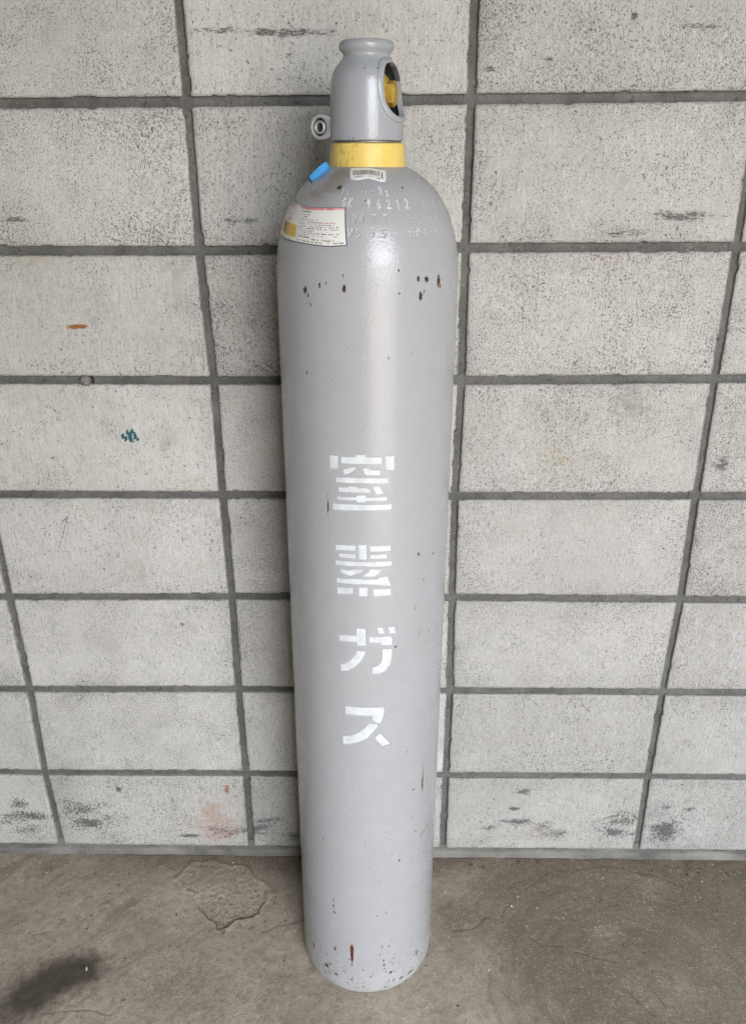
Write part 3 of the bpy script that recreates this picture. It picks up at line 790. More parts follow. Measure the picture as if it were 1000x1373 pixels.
BODY_MARKS = [('k', -38.5, 1.1969, 2.12, 0.0052, 1),
 ('k', -36.2, 1.1913, 2.34, 0.0035, 0.7),
 ('k', -27.9, 1.2037, 1.03, 0.0034, 0.9),
 ('o', -23.4, 1.2068, 1.21, 0.003, 0.8),
 ('R', -12.4, 1.2018, 1.11, 0.0042, 1),
 ('k', -35.3, 1.181, 8.19, 0.007, 0.5),
 ('k', -32.2, 1.2048, 17.21, 0.0034, 0.3),
 ('k', 19.8, 1.2218, 0.92, 0.0016, 1),
 ('k', 32.4, 1.2119, 1.31, 0.0042, 0.9),
 ('R', 38.4, 1.2101, 1.74, 0.0026, 1),
 ('R', 48.6, 1.2064, 1.43, 0.0061, 1),
 ('k', 34.2, 1.1912, 2.16, 0.0069, 0.9),
 ('k', 20.3, 1.1966, 1.15, 0.0017, 0.9),
 ('k', 25.4, 1.207, 1.93, 0.0034, 0.5),
 ('k', 55.0, 1.2232, 2.56, 0.0026, 0.6),
 ('k', 53.1, 1.2124, 1.61, 0.0043, 0.5),
 ('k', 7.0, 1.2061, 3.44, 0.01, 0.45),
 ('k', -15.1, 1.1914, 0.9, 0.0026, 0.5),
 ('k', -7.6, 1.1902, 0.87, 0.0017, 0.5),
 ('k', -39.3, 1.0966, 1.28, 0.0024, 1),
 ('k', -25.2, 0.923, 0.99, 0.0128, 1),
 ('k', -25.3, 0.9399, 0.66, 0.0084, 0.6),
 ('k', -52.3, 0.9409, 1.14, 0.0383, 0.5),
 ('k', -41.6, 0.9151, 13.79, 0.0044, 0.3),
 ('k', 38.0, 0.848, 1.31, 0.0029, 1),
 ('k', 52.4, 0.8388, 1.37, 0.0018, 1),
 ('k', 42.8, 0.8056, 1.1, 0.0018, 0.8),
 ('k', 21.7, 0.7109, 2.24, 0.0018, 0.9),
 ('k', 36.6, 0.7675, 0.79, 0.0109, 0.6),
 ('k', 40.8, 0.7193, 4.37, 0.0176, 0.5),
 ('k', -19.4, 0.9375, 1.56, 0.0032, 0.4),
 ('y', 50.0, 0.4486, 1.17, 0.0338, 0.9),
 ('R', 49.7, 0.437, 0.78, 0.0155, 0.9),
 ('y', 50.7, 0.3822, 0.91, 0.0482, 0.5),
 ('y', 55.6, 0.4361, 3.47, 0.0126, 0.4),
 ('k', 39.5, 0.4366, 1.94, 0.0024, 1),
 ('k', 37.0, 0.4527, 0.89, 0.0209, 0.5),
 ('k', 39.5, 0.3819, 1.18, 0.0024, 0.8),
 ('k', 43.3, 0.3458, 1.29, 0.0024, 0.8),
 ('k', -2.2, 0.457, 3.94, 0.0058, 0.55),
 ('k', -36.5, 0.3356, 1.27, 0.0026, 0.8),
 ('k', 27.6, 0.3022, 1.36, 0.0032, 0.8),
 ('k', -27.5, 0.2131, 1.08, 0.0038, 0.9),
 ('k', -27.7, 0.1993, 1.01, 0.0043, 0.9),
 ('k', -27.1, 0.1845, 1.3, 0.0039, 0.9),
 ('k', 10.7, 0.2684, 3.03, 0.0082, 0.45),
 ('k', 16.6, 0.195, 0.96, 0.0034, 0.7),
 ('k', 0.6, 0.1674, 2.45, 0.0052, 0.4),
 ('k', 9.3, 0.3442, 2.35, 0.0031, 0.4),
 ('D', -11.7, 0.111, 1.42, 0.0108, 1),
 ('e', -11.5, 0.0985, 1.29, 0.0182, 1),
 ('e', -11.6, 0.0729, 0.98, 0.0074, 0.5),
 ('k', -52.7, 0.0644, 1.52, 0.0138, 0.8),
 ('R', -36.3, 0.0439, 2.16, 0.0038, 1),
 ('k', -32.1, 0.054, 3.22, 0.0038, 0.7),
 ('k', -26.2, 0.0356, 2.24, 0.0038, 0.9),
 ('k', -27.1, 0.0993, 2.22, 0.0092, 0.7),
 ('k', 22.0, 0.0474, 2.43, 0.0038, 1),
 ('k', 15.2, 0.0826, 0.91, 0.0037, 0.9),
 ('k', 15.9, 0.0711, 1.05, 0.0046, 1),
 ('k', 13.7, 0.1161, 0.96, 0.0054, 0.7),
 ('k', 9.4, 0.0911, 1.9, 0.0218, 0.45),
 ('k', 25.0, 0.0255, 1.43, 0.0038, 1),
 ('k', 32.4, 0.0218, 3.14, 0.0038, 1),
 ('k', 42.3, 0.021, 5.59, 0.0039, 0.8),
 ('k', 49.5, 0.055, 2.15, 0.0117, 0.7),
 ('k', 29.8, 0.061, 3.0, 0.0094, 0.5),
 ('k', -11.7, 0.0337, 1.98, 0.0057, 0.7),
 ('k', 4.4, 0.0464, 1.27, 0.0037, 0.7),
 ('k', -38.3, 0.0256, 3.6, 0.0078, 0.6),
 ('k', -48.7, 0.0406, 3.42, 0.0197, 0.5),
 ('k', -6.4, 0.0641, 26.99, 0.0259, 0.35),
 ('k', 33.8, 0.0406, 21.9, 0.0344, 0.4),
 ('k', -34.7, 0.037, 18.58, 0.0346, 0.42),
 ('k', -0.1, 0.028, 26.83, 0.0151, 0.4),
 ('k', 57.3, 0.0634, 12.03, 0.0496, 0.4),
 ('k', -0.2, 1.2961, 1.62, 0.0015, 0.6),
 ('b', -19.5, 1.3269, 13.71, 0.0062, 0.4),
 ('b', -29.1, 1.3215, 12.85, 0.0077, 0.9),
 ('b', -30.9, 1.3114, 12.53, 0.0077, 0.7),
 ('b', -41.6, 1.3017, 15.58, 0.0093, 0.5),
 ('k', -22.9, 1.3099, 3.46, 0.0031, 0.8),
 ('k', 32.1, 1.3093, 2.93, 0.0015, 0.7)]

LEAN = .0094
cyl = bpy.data.objects.new('gas_cylinder', None)
COL.objects.link(cyl)
cyl.location = (0, -.196, .0005)
cyl.rotation_euler = (0, math.atan(LEAN), 0)
tag(cyl, 'tall grey gas cylinder with white stencilled characters, standing upright against the block wall', 'gas cylinder')

PROF = [(0, .010), (60, .010), (72, .002), (80, 0), (100, 0), (109, .8), (113.6, 3.6), (115.6, 9), (116, 16), (116, 1195), (115.6, 1212), (114.3, 1230), (111.8, 1243.5), (108.6, 1255.5), (105, 1268), (100, 1280), (93.4, 1292), (85, 1304), (73.5, 1315.5), (61.4, 1324), (47, 1331.5), (36, 1335)]
PR = np.array(PROF) / 1000.0
# smooth the shoulder by arc length resampling + averaging
def resample(P_, ds):
    s = np.concatenate([[0], np.cumsum(np.hypot(*np.diff(P_, axis=0).T))])
    t = np.arange(0, s[-1], ds)
    return np.stack([np.interp(t, s, P_[:, 0]), np.interp(t, s, P_[:, 1])], 1)
dense = resample(PR, .0005)
ker = np.ones(25) / 25
pad = np.pad(dense, ((12, 12), (0, 0)), 'edge')
dsm = np.stack([np.convolve(pad[:, 0], ker, 'valid'), np.convolve(pad[:, 1], ker, 'valid')], 1)
sel = dense[:, 1] > .9
dense = np.where(sel[:, None], dsm, dense)
_up = dense[dense[:, 1] > .02]
def rad_at(z):
    return np.interp(z, _up[:, 1], _up[:, 0])
def on_body(th, z, off=0.0):
    """point on the shell, th in degrees from the front (+ right), z in metres, off = distance off the surface"""
    th = np.radians(np.asarray(th, float)); z = np.asarray(z, float)
    r = rad_at(z); dr = (rad_at(z + .0015) - rad_at(z - .0015)) / .003
    nl = np.sqrt(1 + dr * dr)
    rr = r + off / nl; zz = z - off * dr / nl
    return np.stack([rr * np.sin(th), -rr * np.cos(th), zz], -1)

# stamped marks: strokes in a unit box (x right, y up)
GL = {
 '0': [[(0, .2), (0, .8), (.25, 1), (.5, .8), (.5, .2), (.25, 0), (0, .2)]], '1': [[(.08, .8), (.3, 1), (.3, 0)]],
 '2': [[(0, .8), (.25, 1), (.5, .78), (.42, .5), (0, 0), (.55, 0)]], '3': [[(0, 1), (.5, 1), (.22, .6), (.5, .35), (.3, 0), (0, .08)]],
 '4': [[(.42, 0), (.42, 1), (0, .3), (.55, .3)]], '5': [[(.5, 1), (.05, 1), (0, .55), (.35, .6), (.5, .3), (.3, 0), (0, .06)]],
 '6': [[(.42, 1), (.05, .55), (0, .25), (.25, 0), (.5, .25), (.3, .5), (.05, .4)]], '7': [[(0, 1), (.55, 1), (.2, 0)]],
 '8': [[(.25, .55), (.05, .78), (.25, 1), (.45, .78), (.25, .55), (0, .25), (.25, 0), (.5, .25), (.25, .55)]],
 '9': [[(.5, .7), (.25, .48), (.02, .72), (.25, 1), (.5, .75), (.45, .3), (.2, 0)]],
 'V': [[(0, 1), (.27, 0), (.54, 1)]], 'W': [[(0, 1), (.18, 0), (.35, .7), (.52, 0), (.7, 1)]], 'T': [[(0, 1), (.6, 1)], [(.3, 1), (.3, 0)]],
 'P': [[(0, 0), (0, 1), (.4, 1), (.5, .75), (.4, .5), (0, .5)]], 'F': [[(.5, 1), (0, 1), (0, 0)], [(0, .55), (.38, .55)]],
 'N': [[(0, 0), (0, 1), (.5, 0), (.5, 1)]], 'G': [[(.5, .85), (.25, 1), (0, .7), (0, .3), (.25, 0), (.5, .2), (.5, .45), (.3, .45)]],
 'K': [[(0, 0), (0, 1)], [(.5, 1), (0, .45), (.5, 0)]], 'L': [[(0, 1), (0, 0), (.4, 0)]], '-': [[(0, .5), (.35, .5)]], '.': [[(.1, .02), (.14, .02)]],
 'o': [[(0, .3), (.2, .6), (.4, .3), (.2, 0), (0, .3)]], '<': [[(.4, .9), (0, .5), (.4, .1)]], '>': [[(0, .9), (.4, .5), (0, .1)]], 'J': [[(.4, 1), (.4, .2), (.2, 0), (0, .2)]],
}
STAMP = [  # text, first theta, z of the base line, height (m), theta advance per glyph, painted white
 ('GK', -16.4, 1.2895, .0098, 4.6, .8), ('96212', 1.0, 1.2880, .0098, 7.0, 1.0), ('L-4', 45.5, 1.2865, .0092, 5.6, 0.),
 ('V4', -8.0, 1.2725, .0092, 4.6, 0.), ('7.', 4.2, 1.2725, .0092, 3.6, 0.), ('7', 11.6, 1.2725, .0092, 5.2, 0.), ('TP250', 26.8, 1.2725, .0088, 6.4, 0.),
 ('W5', -10.6, 1.2585, .0092, 5.5, 0.), ('3', 3.4, 1.2585, .0092, 4, 0.), ('.', 8.0, 1.2585, .0092, 4, 0.), ('5', 10.4, 1.2585, .0092, 4, 0.), ('FP150', 27.6, 1.2580, .0088, 5.6, 0.),
 ('N', 10.4, 1.3025, .0085, 5, 1.0), ('2', 15.6, 1.3015, .0060, 4, 1.0), ('KJ', -18.6, 1.3030, .0060, 4.0, .15), ('-<o>-', -6.0, 1.3030, .0058, 2.9, .15),
]
def stamp_fields(th, z):
    g = np.full(th.shape, 9.0); w = np.full(th.shape, 9.0)
    for txt, t0, zb, h, adv, white in STAMP:
        for i, ch in enumerate(txt):
            rloc = float(rad_at(zb)); mm = math.radians(1) * rloc
            jt = random.Random(hash((i, int(zb * 1e4), int(t0 * 10))) & 0xffff)
            dz = jt.uniform(-.0004, .0004)
            for st in GL[ch]:
                for a, b in zip(st[:-1], st[1:]):
                    ax = (t0 + i * adv) * mm + a[0] * h * .78; bx = (t0 + i * adv) * mm + b[0] * h * .78
                    d = seg_dist(th * mm, z / .93, ax, (zb + dz + a[1] * h * .93) / .93, bx, (zb + dz + b[1] * h * .93) / .93) * 1000
                    g = np.minimum(g, d)
                    if white: w = np.minimum(w, d + (1 - white) * .7)
    return g, w

def build_body():
    zf = resample(PR, .0005)
    rows = []
    last = -1
    # rows: dense on the shoulder and at the foot, coarser along the shell
    s = np.concatenate([[0], np.cumsum(np.hypot(*np.diff(dense, axis=0).T))])
    step = np.where(dense[:, 1] > 1.235, .0007, np.where((dense[:, 1] < .16) & (dense[:, 0] > .06), .0018, np.where(dense[:, 0] < .06, .02, .003)))
    pos = 0.0; keep = []
    while pos < s[-1]:
        i = min(np.searchsorted(s, pos), len(s) - 1); keep.append(i); pos += step[i]
    keep = np.unique(keep)
    Pp = dense[keep]
    thf = np.linspace(-92, 92, 500)
    thb = np.linspace(92, 268, 60)[1:-1]
    th = np.concatenate([thf, thb])
    TH, I = np.meshgrid(th, np.arange(len(Pp)))
    R = Pp[I, 0]; Z = Pp[I, 1]
    # outward normals of the profile
    d = np.gradient(Pp, axis=0); nr = d[:, 1] / np.hypot(d[:, 0], d[:, 1]); nz = -d[:, 0] / np.hypot(d[:, 0], d[:, 1])
    off = np.zeros_like(R)
    off += (fbm(TH / 14, Z * 10, 3, 2) - .5) * .0003
    white = np.zeros_like(R)
    on = (Z > 1.245) & (TH > -24) & (TH < 66)
    g, w = stamp_fields(TH[on], Z[on])
    off[on] -= .0009 * np.exp(-(g / .62) ** 2) * (.75 + .4 * fbm(TH[on] * 1.6, Z[on] * 900, 14, 2)) - .00022 * np.exp(-((g - 1.3) / .6) ** 2)
    white[on] = np.exp(-(w / .80) ** 4) * sstep(.18, .42, fbm(TH[on] * 1.1, Z[on] * 600, 15, 2))
    A = {n: np.zeros_like(R) for n in ('chip', 'rust', 'red', 'yellow', 'olive', 'brown')}
    CODE_ = {'k': 'chip', 'R': 'rust', 'D': 'rust', 'e': 'red', 'y': 'yellow', 'o': 'olive', 'b': 'brown'}
    ext = []
    er = random.Random(33)
    for _ in range(230):                                  # nicks and scuffs, most of them near the foot
        low_ = er.random() < .6
        z_ = .012 + abs(er.gauss(0, .05)) if low_ else er.uniform(.1, 1.2)
        ext.append(('k', er.uniform(-80, 80), z_, er.uniform(.15, .5) * (1.8 if low_ else 1), er.uniform(.0006, .0030), er.uniform(.6, 1.0)))
    for t_, z_ in ((-50, 1.205), (-44, 1.196), (-31, 1.2), (-12, 1.205), (8, 1.19), (24, 1.197), (38, 1.188), (52, 1.21), (60, 1.20), (66, 1.215)):
        ext.append(('R' if er.random() < .4 else 'k', t_ + er.uniform(-3, 3), z_ + er.uniform(-.012, .012), er.uniform(.3, .9), er.uniform(.001, .003), er.uniform(.5, .9)))
    for _ in range(26):                                   # long faint rubs
        ext.append(('k', er.uniform(-70, 75), er.uniform(.05, 1.15), er.uniform(.1, .25), er.uniform(.008, .03), er.uniform(.35, .6)))
    for t, ct, cz, hth, hz, sgn in BODY_MARKS + ext:
        q = ((TH - ct) / (hth * 1.0 + .20)) ** 2 + ((Z - cz) / (hz * 1.15 + .0006)) ** 2
        n = CODE_[t]
        if t == 'k': sgn = min(1.0, sgn + .13)
        A[n] = np.maximum(A[n], sgn * np.exp(-q * .9))
    mm = math.radians(1) * .116
    for ax, az, bx, bz in ((48.95, .3313, 59.9, .3328),):
        dd = seg_dist(TH * mm, Z, ax * mm, az - .004, bx * mm, bz + .004)
        A['yellow'] = np.maximum(A['yellow'], np.exp(-(dd / .0022) ** 2)); A['rust'] = np.maximum(A['rust'], .75 * np.exp(-(dd / .0010) ** 2))
    # general wear at the foot, dust at the crown
    foot = sstep(.085, .02, Z) * (R > .09)
    A['chip'] = np.maximum(A['chip'], foot * .30 * (.5 + fbm(TH / 6, Z * 60, 41, 3)))
    A['brown'] = np.maximum(A['brown'], .55 * sstep(.05, .0, Z) * (R > .09) * fbm(TH / 8, Z * 60, 47, 3))
    off -= .0005 * np.maximum(A['chip'] > .75, A['rust'] > .6)
    dust = np.clip(foot * .55 * fbm(TH / 9, Z * 40, 45, 3) * 1.4, 0, 1)
    V = np.stack([(R + off * nr[I]) * np.sin(np.radians(TH)), -(R + off * nr[I]) * np.cos(np.radians(TH)), Z + off * nz[I]], -1).reshape(-1, 3)
    me = mesh('body', V, grid_faces(len(th), len(Pp), True))
    for n, a in A.items(): attr(me, n, a)
    attr(me, 'dust', dust); attr(me, 'white', white)
    return link('body', me, M_PAINT, cyl)
build_body()

# lathe helper, r/z in millimetres
def lathe(name, prof, mat, parent, n=72, off=(0, 0), smooth=True, attrs=None):
    P_ = np.array(prof, float) / 1000
    th = np.linspace(0, 2 * np.pi, n + 1)[:-1]
    T, I = np.meshgrid(th, np.arange(len(P_)))
    V = np.stack([P_[I, 0] * np.sin(T) + off[0], -P_[I, 0] * np.cos(T) + off[1], P_[I, 1]], -1).reshape(-1, 3)
    me = mesh(name, V, grid_faces(n, len(P_), True), smooth)
    if attrs:
        for k_, f in attrs.items(): attr(me, k_, f(T, P_[I, 1], P_[I, 0]).ravel())
    return link(name, me, mat, parent)

lathe('neck_ring', [(36, 1329), (47.2, 1329.6), (47.4, 1330.6), (46.8, 1332), (44.4, 1355.2), (43.9, 1356.6), (42.6, 1357.3), (36, 1357.3)], M_YELLOW, cyl, 120,
      attrs={'dirt': lambda T, Z, R: .45 * fbm(T * 4, Z * 60, 5, 3) + .55 * sstep(.35, -.4, np.sin(T)), 'edge': lambda T, Z, R: .75 * ((Z < .13315) | (Z < 1.3312)) + .55 * (Z > 1.3568)})
lathe('neck', [(30, 1356), (40.4, 1356), (40.4, 1362), (30, 1362)], M_STEEL, cyl, 96)

# protective cap with its arched window
CX = -.0014
CAPO = [(40.6, 1359.6), (42.6, 1359.4), (44.0, 1360.4), (44.3, 1362), (44.2, 1375), (43.9, 1392), (43.2, 1408), (42.4, 1417), (41.4, 1425), (39.8, 1431), (37.0, 1436.4), (33.5, 1440.8), (30.2, 1444.4), (27.8, 1447.4), (26.9, 1449.8), (27.3, 1451.6), (29.2, 1453.6), (31.4, 1456), (32.2, 1459), (31.6, 1462), (29.6, 1464.4), (27.0, 1465.4), (24.4, 1464.6), (23.4, 1462)]
CAPI = [(22.6, 1452), (23.4, 1446), (28, 1440), (33.2, 1434), (36.4, 1427), (38.0, 1417), (38.6, 1400), (38.8, 1375), (38.8, 1361), (40.0, 1359.6)]
def smooth_prof(P_, it=2):
    P_ = [tuple(p) for p in P_]
    for _ in range(it):
        Q = [P_[0]]
        for a, b in zip(P_[:-1], P_[1:]):
            Q += [(a[0] * .75 + b[0] * .25, a[1] * .75 + b[1] * .25), (a[0] * .25 + b[0] * .75, a[1] * .25 + b[1] * .75)]
        P_ = Q + [P_[-1]]
    return P_
capprof = smooth_prof(CAPO, 2) + smooth_prof(CAPI, 1)
def closed_lathe(prof, n):
    P_ = np.array(prof, float) / 1000
    th = np.linspace(0, 2 * np.pi, n + 1)[:-1]
    T, I = np.meshgrid(th, np.arange(len(P_)))
    V = np.stack([P_[I, 0] * np.sin(T) + CX, -P_[I, 0] * np.cos(T), P_[I, 1]], -1).reshape(-1, 3)
    F = grid_faces(n, len(P_), True)
    m = len(P_) - 1
    a = np.arange(n); b = (a + 1) % n
    F = np.concatenate([F, np.stack([m * n + a, m * n + b, b, a], 1)])
    return mesh('valve_cap', V, F)
WTH = 67.0                                             # the window looks this many degrees to the right of the front
WIN = []                                               # outline in (sideways mm, z mm) on the plane facing the window
for t in np.linspace(0, 2 * np.pi, 57)[:-1]:
    cx_, sz = math.cos(t), math.sin(t)
    w_ = 26.6; e = .74
    WIN.append((w_ * math.copysign(abs(cx_) ** e, cx_), 1412.5 + (30.0 if sz > 0 else 27.0) * math.copysign(abs(sz) ** .84, sz)))
wd = Vector((math.sin(rad(WTH)), -math.cos(rad(WTH)), 0)); wsd = Vector((math.cos(rad(WTH)), math.sin(rad(WTH)), 0))
def win_pt(u, z, out):
    p = wd * out + wsd * (u / 1000); return Vector((p.x + CX, p.y, z / 1000))
def cap_radius(z):
    P_ = np.array(smooth_prof(CAPO, 2)); q = P_[(P_[:, 1] > 1361) & (P_[:, 1] < 1449)]
    return float(np.interp(z, q[:, 1], q[:, 0]))
def build_cap():
    me = closed_lathe(capprof, 220)
    tmp = bpy.data.objects.new('tmp_cap', me); COL.objects.link(tmp)
    N = len(WIN)
    V = [win_pt(u, z, .012) for u, z in WIN] + [win_pt(u, z, .09) for u, z in WIN]
    F = [tuple(range(N))[::-1], tuple(range(N, 2 * N))] + [(i, (i + 1) % N, N + (i + 1) % N, N + i) for i in range(N)]
    cm = bpy.data.meshes.new('tmp_cut'); cm.from_pydata([tuple(v) for v in V], [], F); cm.update()
    cut = bpy.data.objects.new('tmp_cut', cm); COL.objects.link(cut)
    import bmesh
    for m_ in (me, cm):
        bm = bmesh.new(); bm.from_mesh(m_); bmesh.ops.recalc_face_normals(bm, faces=bm.faces); bm.to_mesh(m_); bm.free()
    md = tmp.modifiers.new('b', 'BOOLEAN'); md.operation = 'DIFFERENCE'; md.solver = 'EXACT'; md.object = cut
    dg = bpy.context.evaluated_depsgraph_get()
    res = bpy.data.meshes.new_from_object(tmp.evaluated_get(dg))
    bpy.data.objects.remove(tmp); bpy.data.objects.remove(cut)
    res.name = 'valve_cap'; res.materials.clear()
    res.polygons.foreach_set('use_smooth', [True] * len(res.polygons))
    try: res.set_sharp_from_angle(angle=rad(38))
    except Exception: pass
    res.materials.append(M_CAP); res.materials.append(M_CAPIN)
    for f_ in res.polygons:
        q_ = f_.center
        if math.hypot(q_.x - CX, q_.y) < .0395 and (q_.x * f_.normal.x + q_.y * f_.normal.y) < -.005 and q_.z < 1.45:
            f_.material_index = 1
    co = np.empty(len(res.vertices) * 3, np.float32); res.vertices.foreach_get('co', co); co = co.reshape(-1, 3)
    chip = .72 * (co[:, 2] < 1.3606) * (np.hypot(co[:, 0], co[:, 1]) > .0415)
    thc = np.degrees(np.arctan2(co[:, 0], -co[:, 1]))
    rr_ = np.hypot(co[:, 0] - CX, co[:, 1])
    for t_, z_, r_, s_ in ((-4, 1.4345, .0016, 1), (19, 1.4350, .0018, 1), (26, 1.4380, .0022, .7), (12, 1.4622, .0014, 1), (-46, 1.4360, .0016, .7), (4, 1.3820, .0016, .9), (14, 1.3745, .0013, .9), (40, 1.3690, .0016, .7), (-28, 1.3630, .0018, 1), (-20, 1.3625, .0014, 1), (62, 1.3640, .0014, 1), (70, 1.3632, .0018, 1)):
        d_ = np.hypot((thc - t_) * np.pi / 180 * rr_, co[:, 2] - z_)
        chip = np.maximum(chip, s_ * np.exp(-(d_ / r_) ** 2) * (rr_ > .026))
    attr(res, 'chip', chip)
    return link('valve_cap', res, M_CAP, cyl)
cap = build_cap()
# raised lip round the window
def window_rim():
    N = len(WIN); V = []; K = 10
    c = np.array(WIN); ctr = c.mean(0)
    for i in range(N):
        u, z = c[i]; tg = c[(i + 1) % N] - c[i - 1]; tg /= np.linalg.norm(tg); nn = np.array([tg[1], -tg[0]])
        if nn @ (c[i] - ctr) < 0: nn = -nn
        low = sstep(1402, 1388, z)                     # the lip is widest and proudest along the bottom
        for k_ in range(K):
            a = 2 * math.pi * k_ / K
            wv = nn * (2.2 + 1.2 * low + (2.7 + 1.0 * low) * math.cos(a)); uu, zz = u + wv[0], z + wv[1]
            uu = max(-42.5, min(42.5, uu)); R_ = cap_radius(zz)
            out = math.sqrt(max(R_ * R_ - uu * uu, 4.)) + (.5 + .5 * low) * 0 + (.8 + 2.2 * low) * math.sin(a)
            V.append(win_pt(uu, zz, out / 1000))
    F = [(i * K + k_, i * K + (k_ + 1) % K, ((i + 1) % N) * K + (k_ + 1) % K, ((i + 1) % N) * K + k_) for i in range(N) for k_ in range(K)]
    me = mesh('window_rim', np.array([tuple(v) for v in V]), np.array(F))
    link('window_rim', me, M_CAP, cap)
window_rim()
# ear of the cap with its clamping bolt
def tube_y(name, cx, cz, ro, ri, y0, y1, mat, parent, n=36, tear=0.0, closed=False):
    th = np.linspace(0, 2 * np.pi, n + 1)[:-1]
    prof = [(ri, y1), (ro - .4, y1), (ro, y1 - .4), (ro, y0 + .8), (ro - .8, y0), (ri + .5, y0), (ri, y0 + .5), (ri, y1)] if not closed else [(0, y1), (ro, y1), (ro, y0 + .5), (ro - .5, y0), (0, y0)]
    V = []
    for r, yy in prof:
        for t in th:
            x_ = r * math.cos(t); z_ = r * math.sin(t)
            if tear and r > (ri + ro) / 2 and x_ > 0:
                x_ = x_ + tear * (x_ / ro); z_ = z_ * (1 + .04 * x_ / ro)
            V.append(((cx + x_) / 1000, yy / 1000, (cz + z_) / 1000))
    return link(name, mesh(name, np.array(V), grid_faces(n, len(prof), True)), mat, parent)
EX, EZ = -55.5, 1374.6
ear = [tube_y('cap_ear', 0, 0, 13.6, 10.2, -5, 6, M_CAP, cap, tear=9.0), tube_y('bolt_sleeve', .3, -.3, 7.6, 5.3, -5.8, 6, M_ZINC, cap), tube_y('bolt_socket', 0, 0, 10.6, 0, -1.5, 5, M_DARK, cap, closed=True)]
for o_ in ear:
    o_.data.transform(Matrix.Translation((EX / 1000, 0, EZ / 1000)) @ Matrix.Rotation(rad(-30), 4, 'Z'))

# the valve inside
def rod(name, p0, p1, profile, mat, parent, n=32):
    """profile: (fraction along, radius mm)"""
    p0 = Vector(p0); p1 = Vector(p1); d = (p1 - p0).normalized(); q = d.to_track_quat('Z', 'Y')
    V = []
    for f, r in profile:
        c_ = p0.lerp(p1, f)
        for i in range(n):
            t = 2 * math.pi * i / n
            V.append(tuple(c_ + q @ Vector((r / 1000 * math.cos(t), r / 1000 * math.sin(t), 0))))
    me = mesh(name, np.array(V), grid_faces(n, len(profile), True))
    try: me.set_sharp_from_angle(angle=rad(30))
    except Exception: pass
    return link(name, me, mat, parent)
valve = rod('valve', (CX, 0, 1.357), (CX, 0, 1.446), [(0, 0), (0, 15), (.2, 15), (.24, 12.5), (.42, 12.5), (.46, 16), (.78, 16), (.82, 11), (.93, 10), (.95, 8), (1, 8), (1, 0)], M_BRASS, cyl)
vd = Vector((math.sin(rad(78)), -math.cos(rad(78)), 0))
vo = Vector((CX, 0, 1.4100))
rod('outlet_flange', vo + vd * .010, vo + vd * .0265, [(0, 0), (0, 20), (.55, 21.5), (.75, 21), (1, 16), (1, 0)], M_BRASS, valve, 40)
rod('outlet_nut', vo + vd * .0265, vo + vd * .0362, [(0, 0), (0, 13.8), (.2, 14.2), (.7, 14.2), (1, 11.8), (1, 0)], M_BRASS, valve, 8)

# stencilled characters, sprayed on
def stencil(polys):
    ax = np.array([p for q in polys for p in q]); lo = ax.min(0) - 6; hi = ax.max(0) + 6
    xs = np.arange(lo[0], hi[0], .75); zs = np.arange(lo[1], hi[1], .75)
    X, Z = np.meshgrid(xs, zs)
    s = np.full(X.shape, 99.)
    for q in polys: s = np.minimum(s, poly_sdf(X, Z, q))
    nx = len(xs)
    F = grid_faces(nx, len(zs)); F = F[(s.ravel()[F] < 6.5).any(1)]
    used = np.unique(F); remap = np.full(s.size, -1); remap[used] = np.arange(len(used))
    th = np.degrees(X.ravel()[used] / 116.0); z = Z.ravel()[used] / 1000
    me = mesh('stencil_character', on_body(th, z, .00045), remap[F])
    attr(me, 'sdf', s.ravel()[used])
    return link('stencil_character', me, M_WHITE, cyl)
for polys in STENCIL:
    stencil(polys)

# stickers: thin sheets laid on the shoulder, print carried by a colour attribute
def sheet(name, th, z, ink, thick=.0007, dirt=None):
    """th,z: (nv,nu) arrays from lower left; ink: (nv,nu,3)"""
    nv, nu = th.shape
    top = on_body(th, z, thick).reshape(-1, 3)
    idx = np.arange(nv * nu).reshape(nv, nu)
    loop = np.concatenate([idx[0, :], idx[1:, -1], idx[-1, -2::-1], idx[-2:0:-1, 0]])
    bot = on_body(th.ravel()[loop], z.ravel()[loop], -.0008)
    m = len(loop); a = np.arange(m); b = (a + 1) % m; n0 = nv * nu
    F = np.concatenate([grid_faces(nu, nv), np.stack([loop[a], n0 + a, n0 + b, loop[b]], 1)])
    me = mesh(name, np.concatenate([top, bot]), F)
    ca = me.color_attributes.new('ink', 'FLOAT_COLOR', 'POINT')
    full = np.concatenate([ink.reshape(-1, 3), ink.reshape(-1, 3)[loop] * .35])
    ca.data.foreach_set('color', np.concatenate([full, np.ones((len(full), 1))], 1).astype(np.float32).ravel())
    dv = np.zeros(nv * nu) if dirt is None else dirt.ravel()
    attr(me, 'dirt', np.concatenate([dv, dv[loop]]))
    return link(name, me, M_PRINT, cyl)

def text_rows(U, Vv, ink, rows, rs, colour=(.06, .06, .065), x0=0.0, x1=1.0):
    """rows: (v, height, start, end, density): dark broken marks that read as small print"""
    for v0, h, a, b, dens in rows:
        x = a
        while x < b:
            w = rs.uniform(.008, .020)
            if rs.random() < dens:
                m = (np.abs(Vv - v0) < h * rs.uniform(.35, .55)) & (U > x) & (U < min(x + w, b))
                ink[m] = ink[m] * .15 + np.array(colour) * .85
            x += w + rs.uniform(.002, .007)

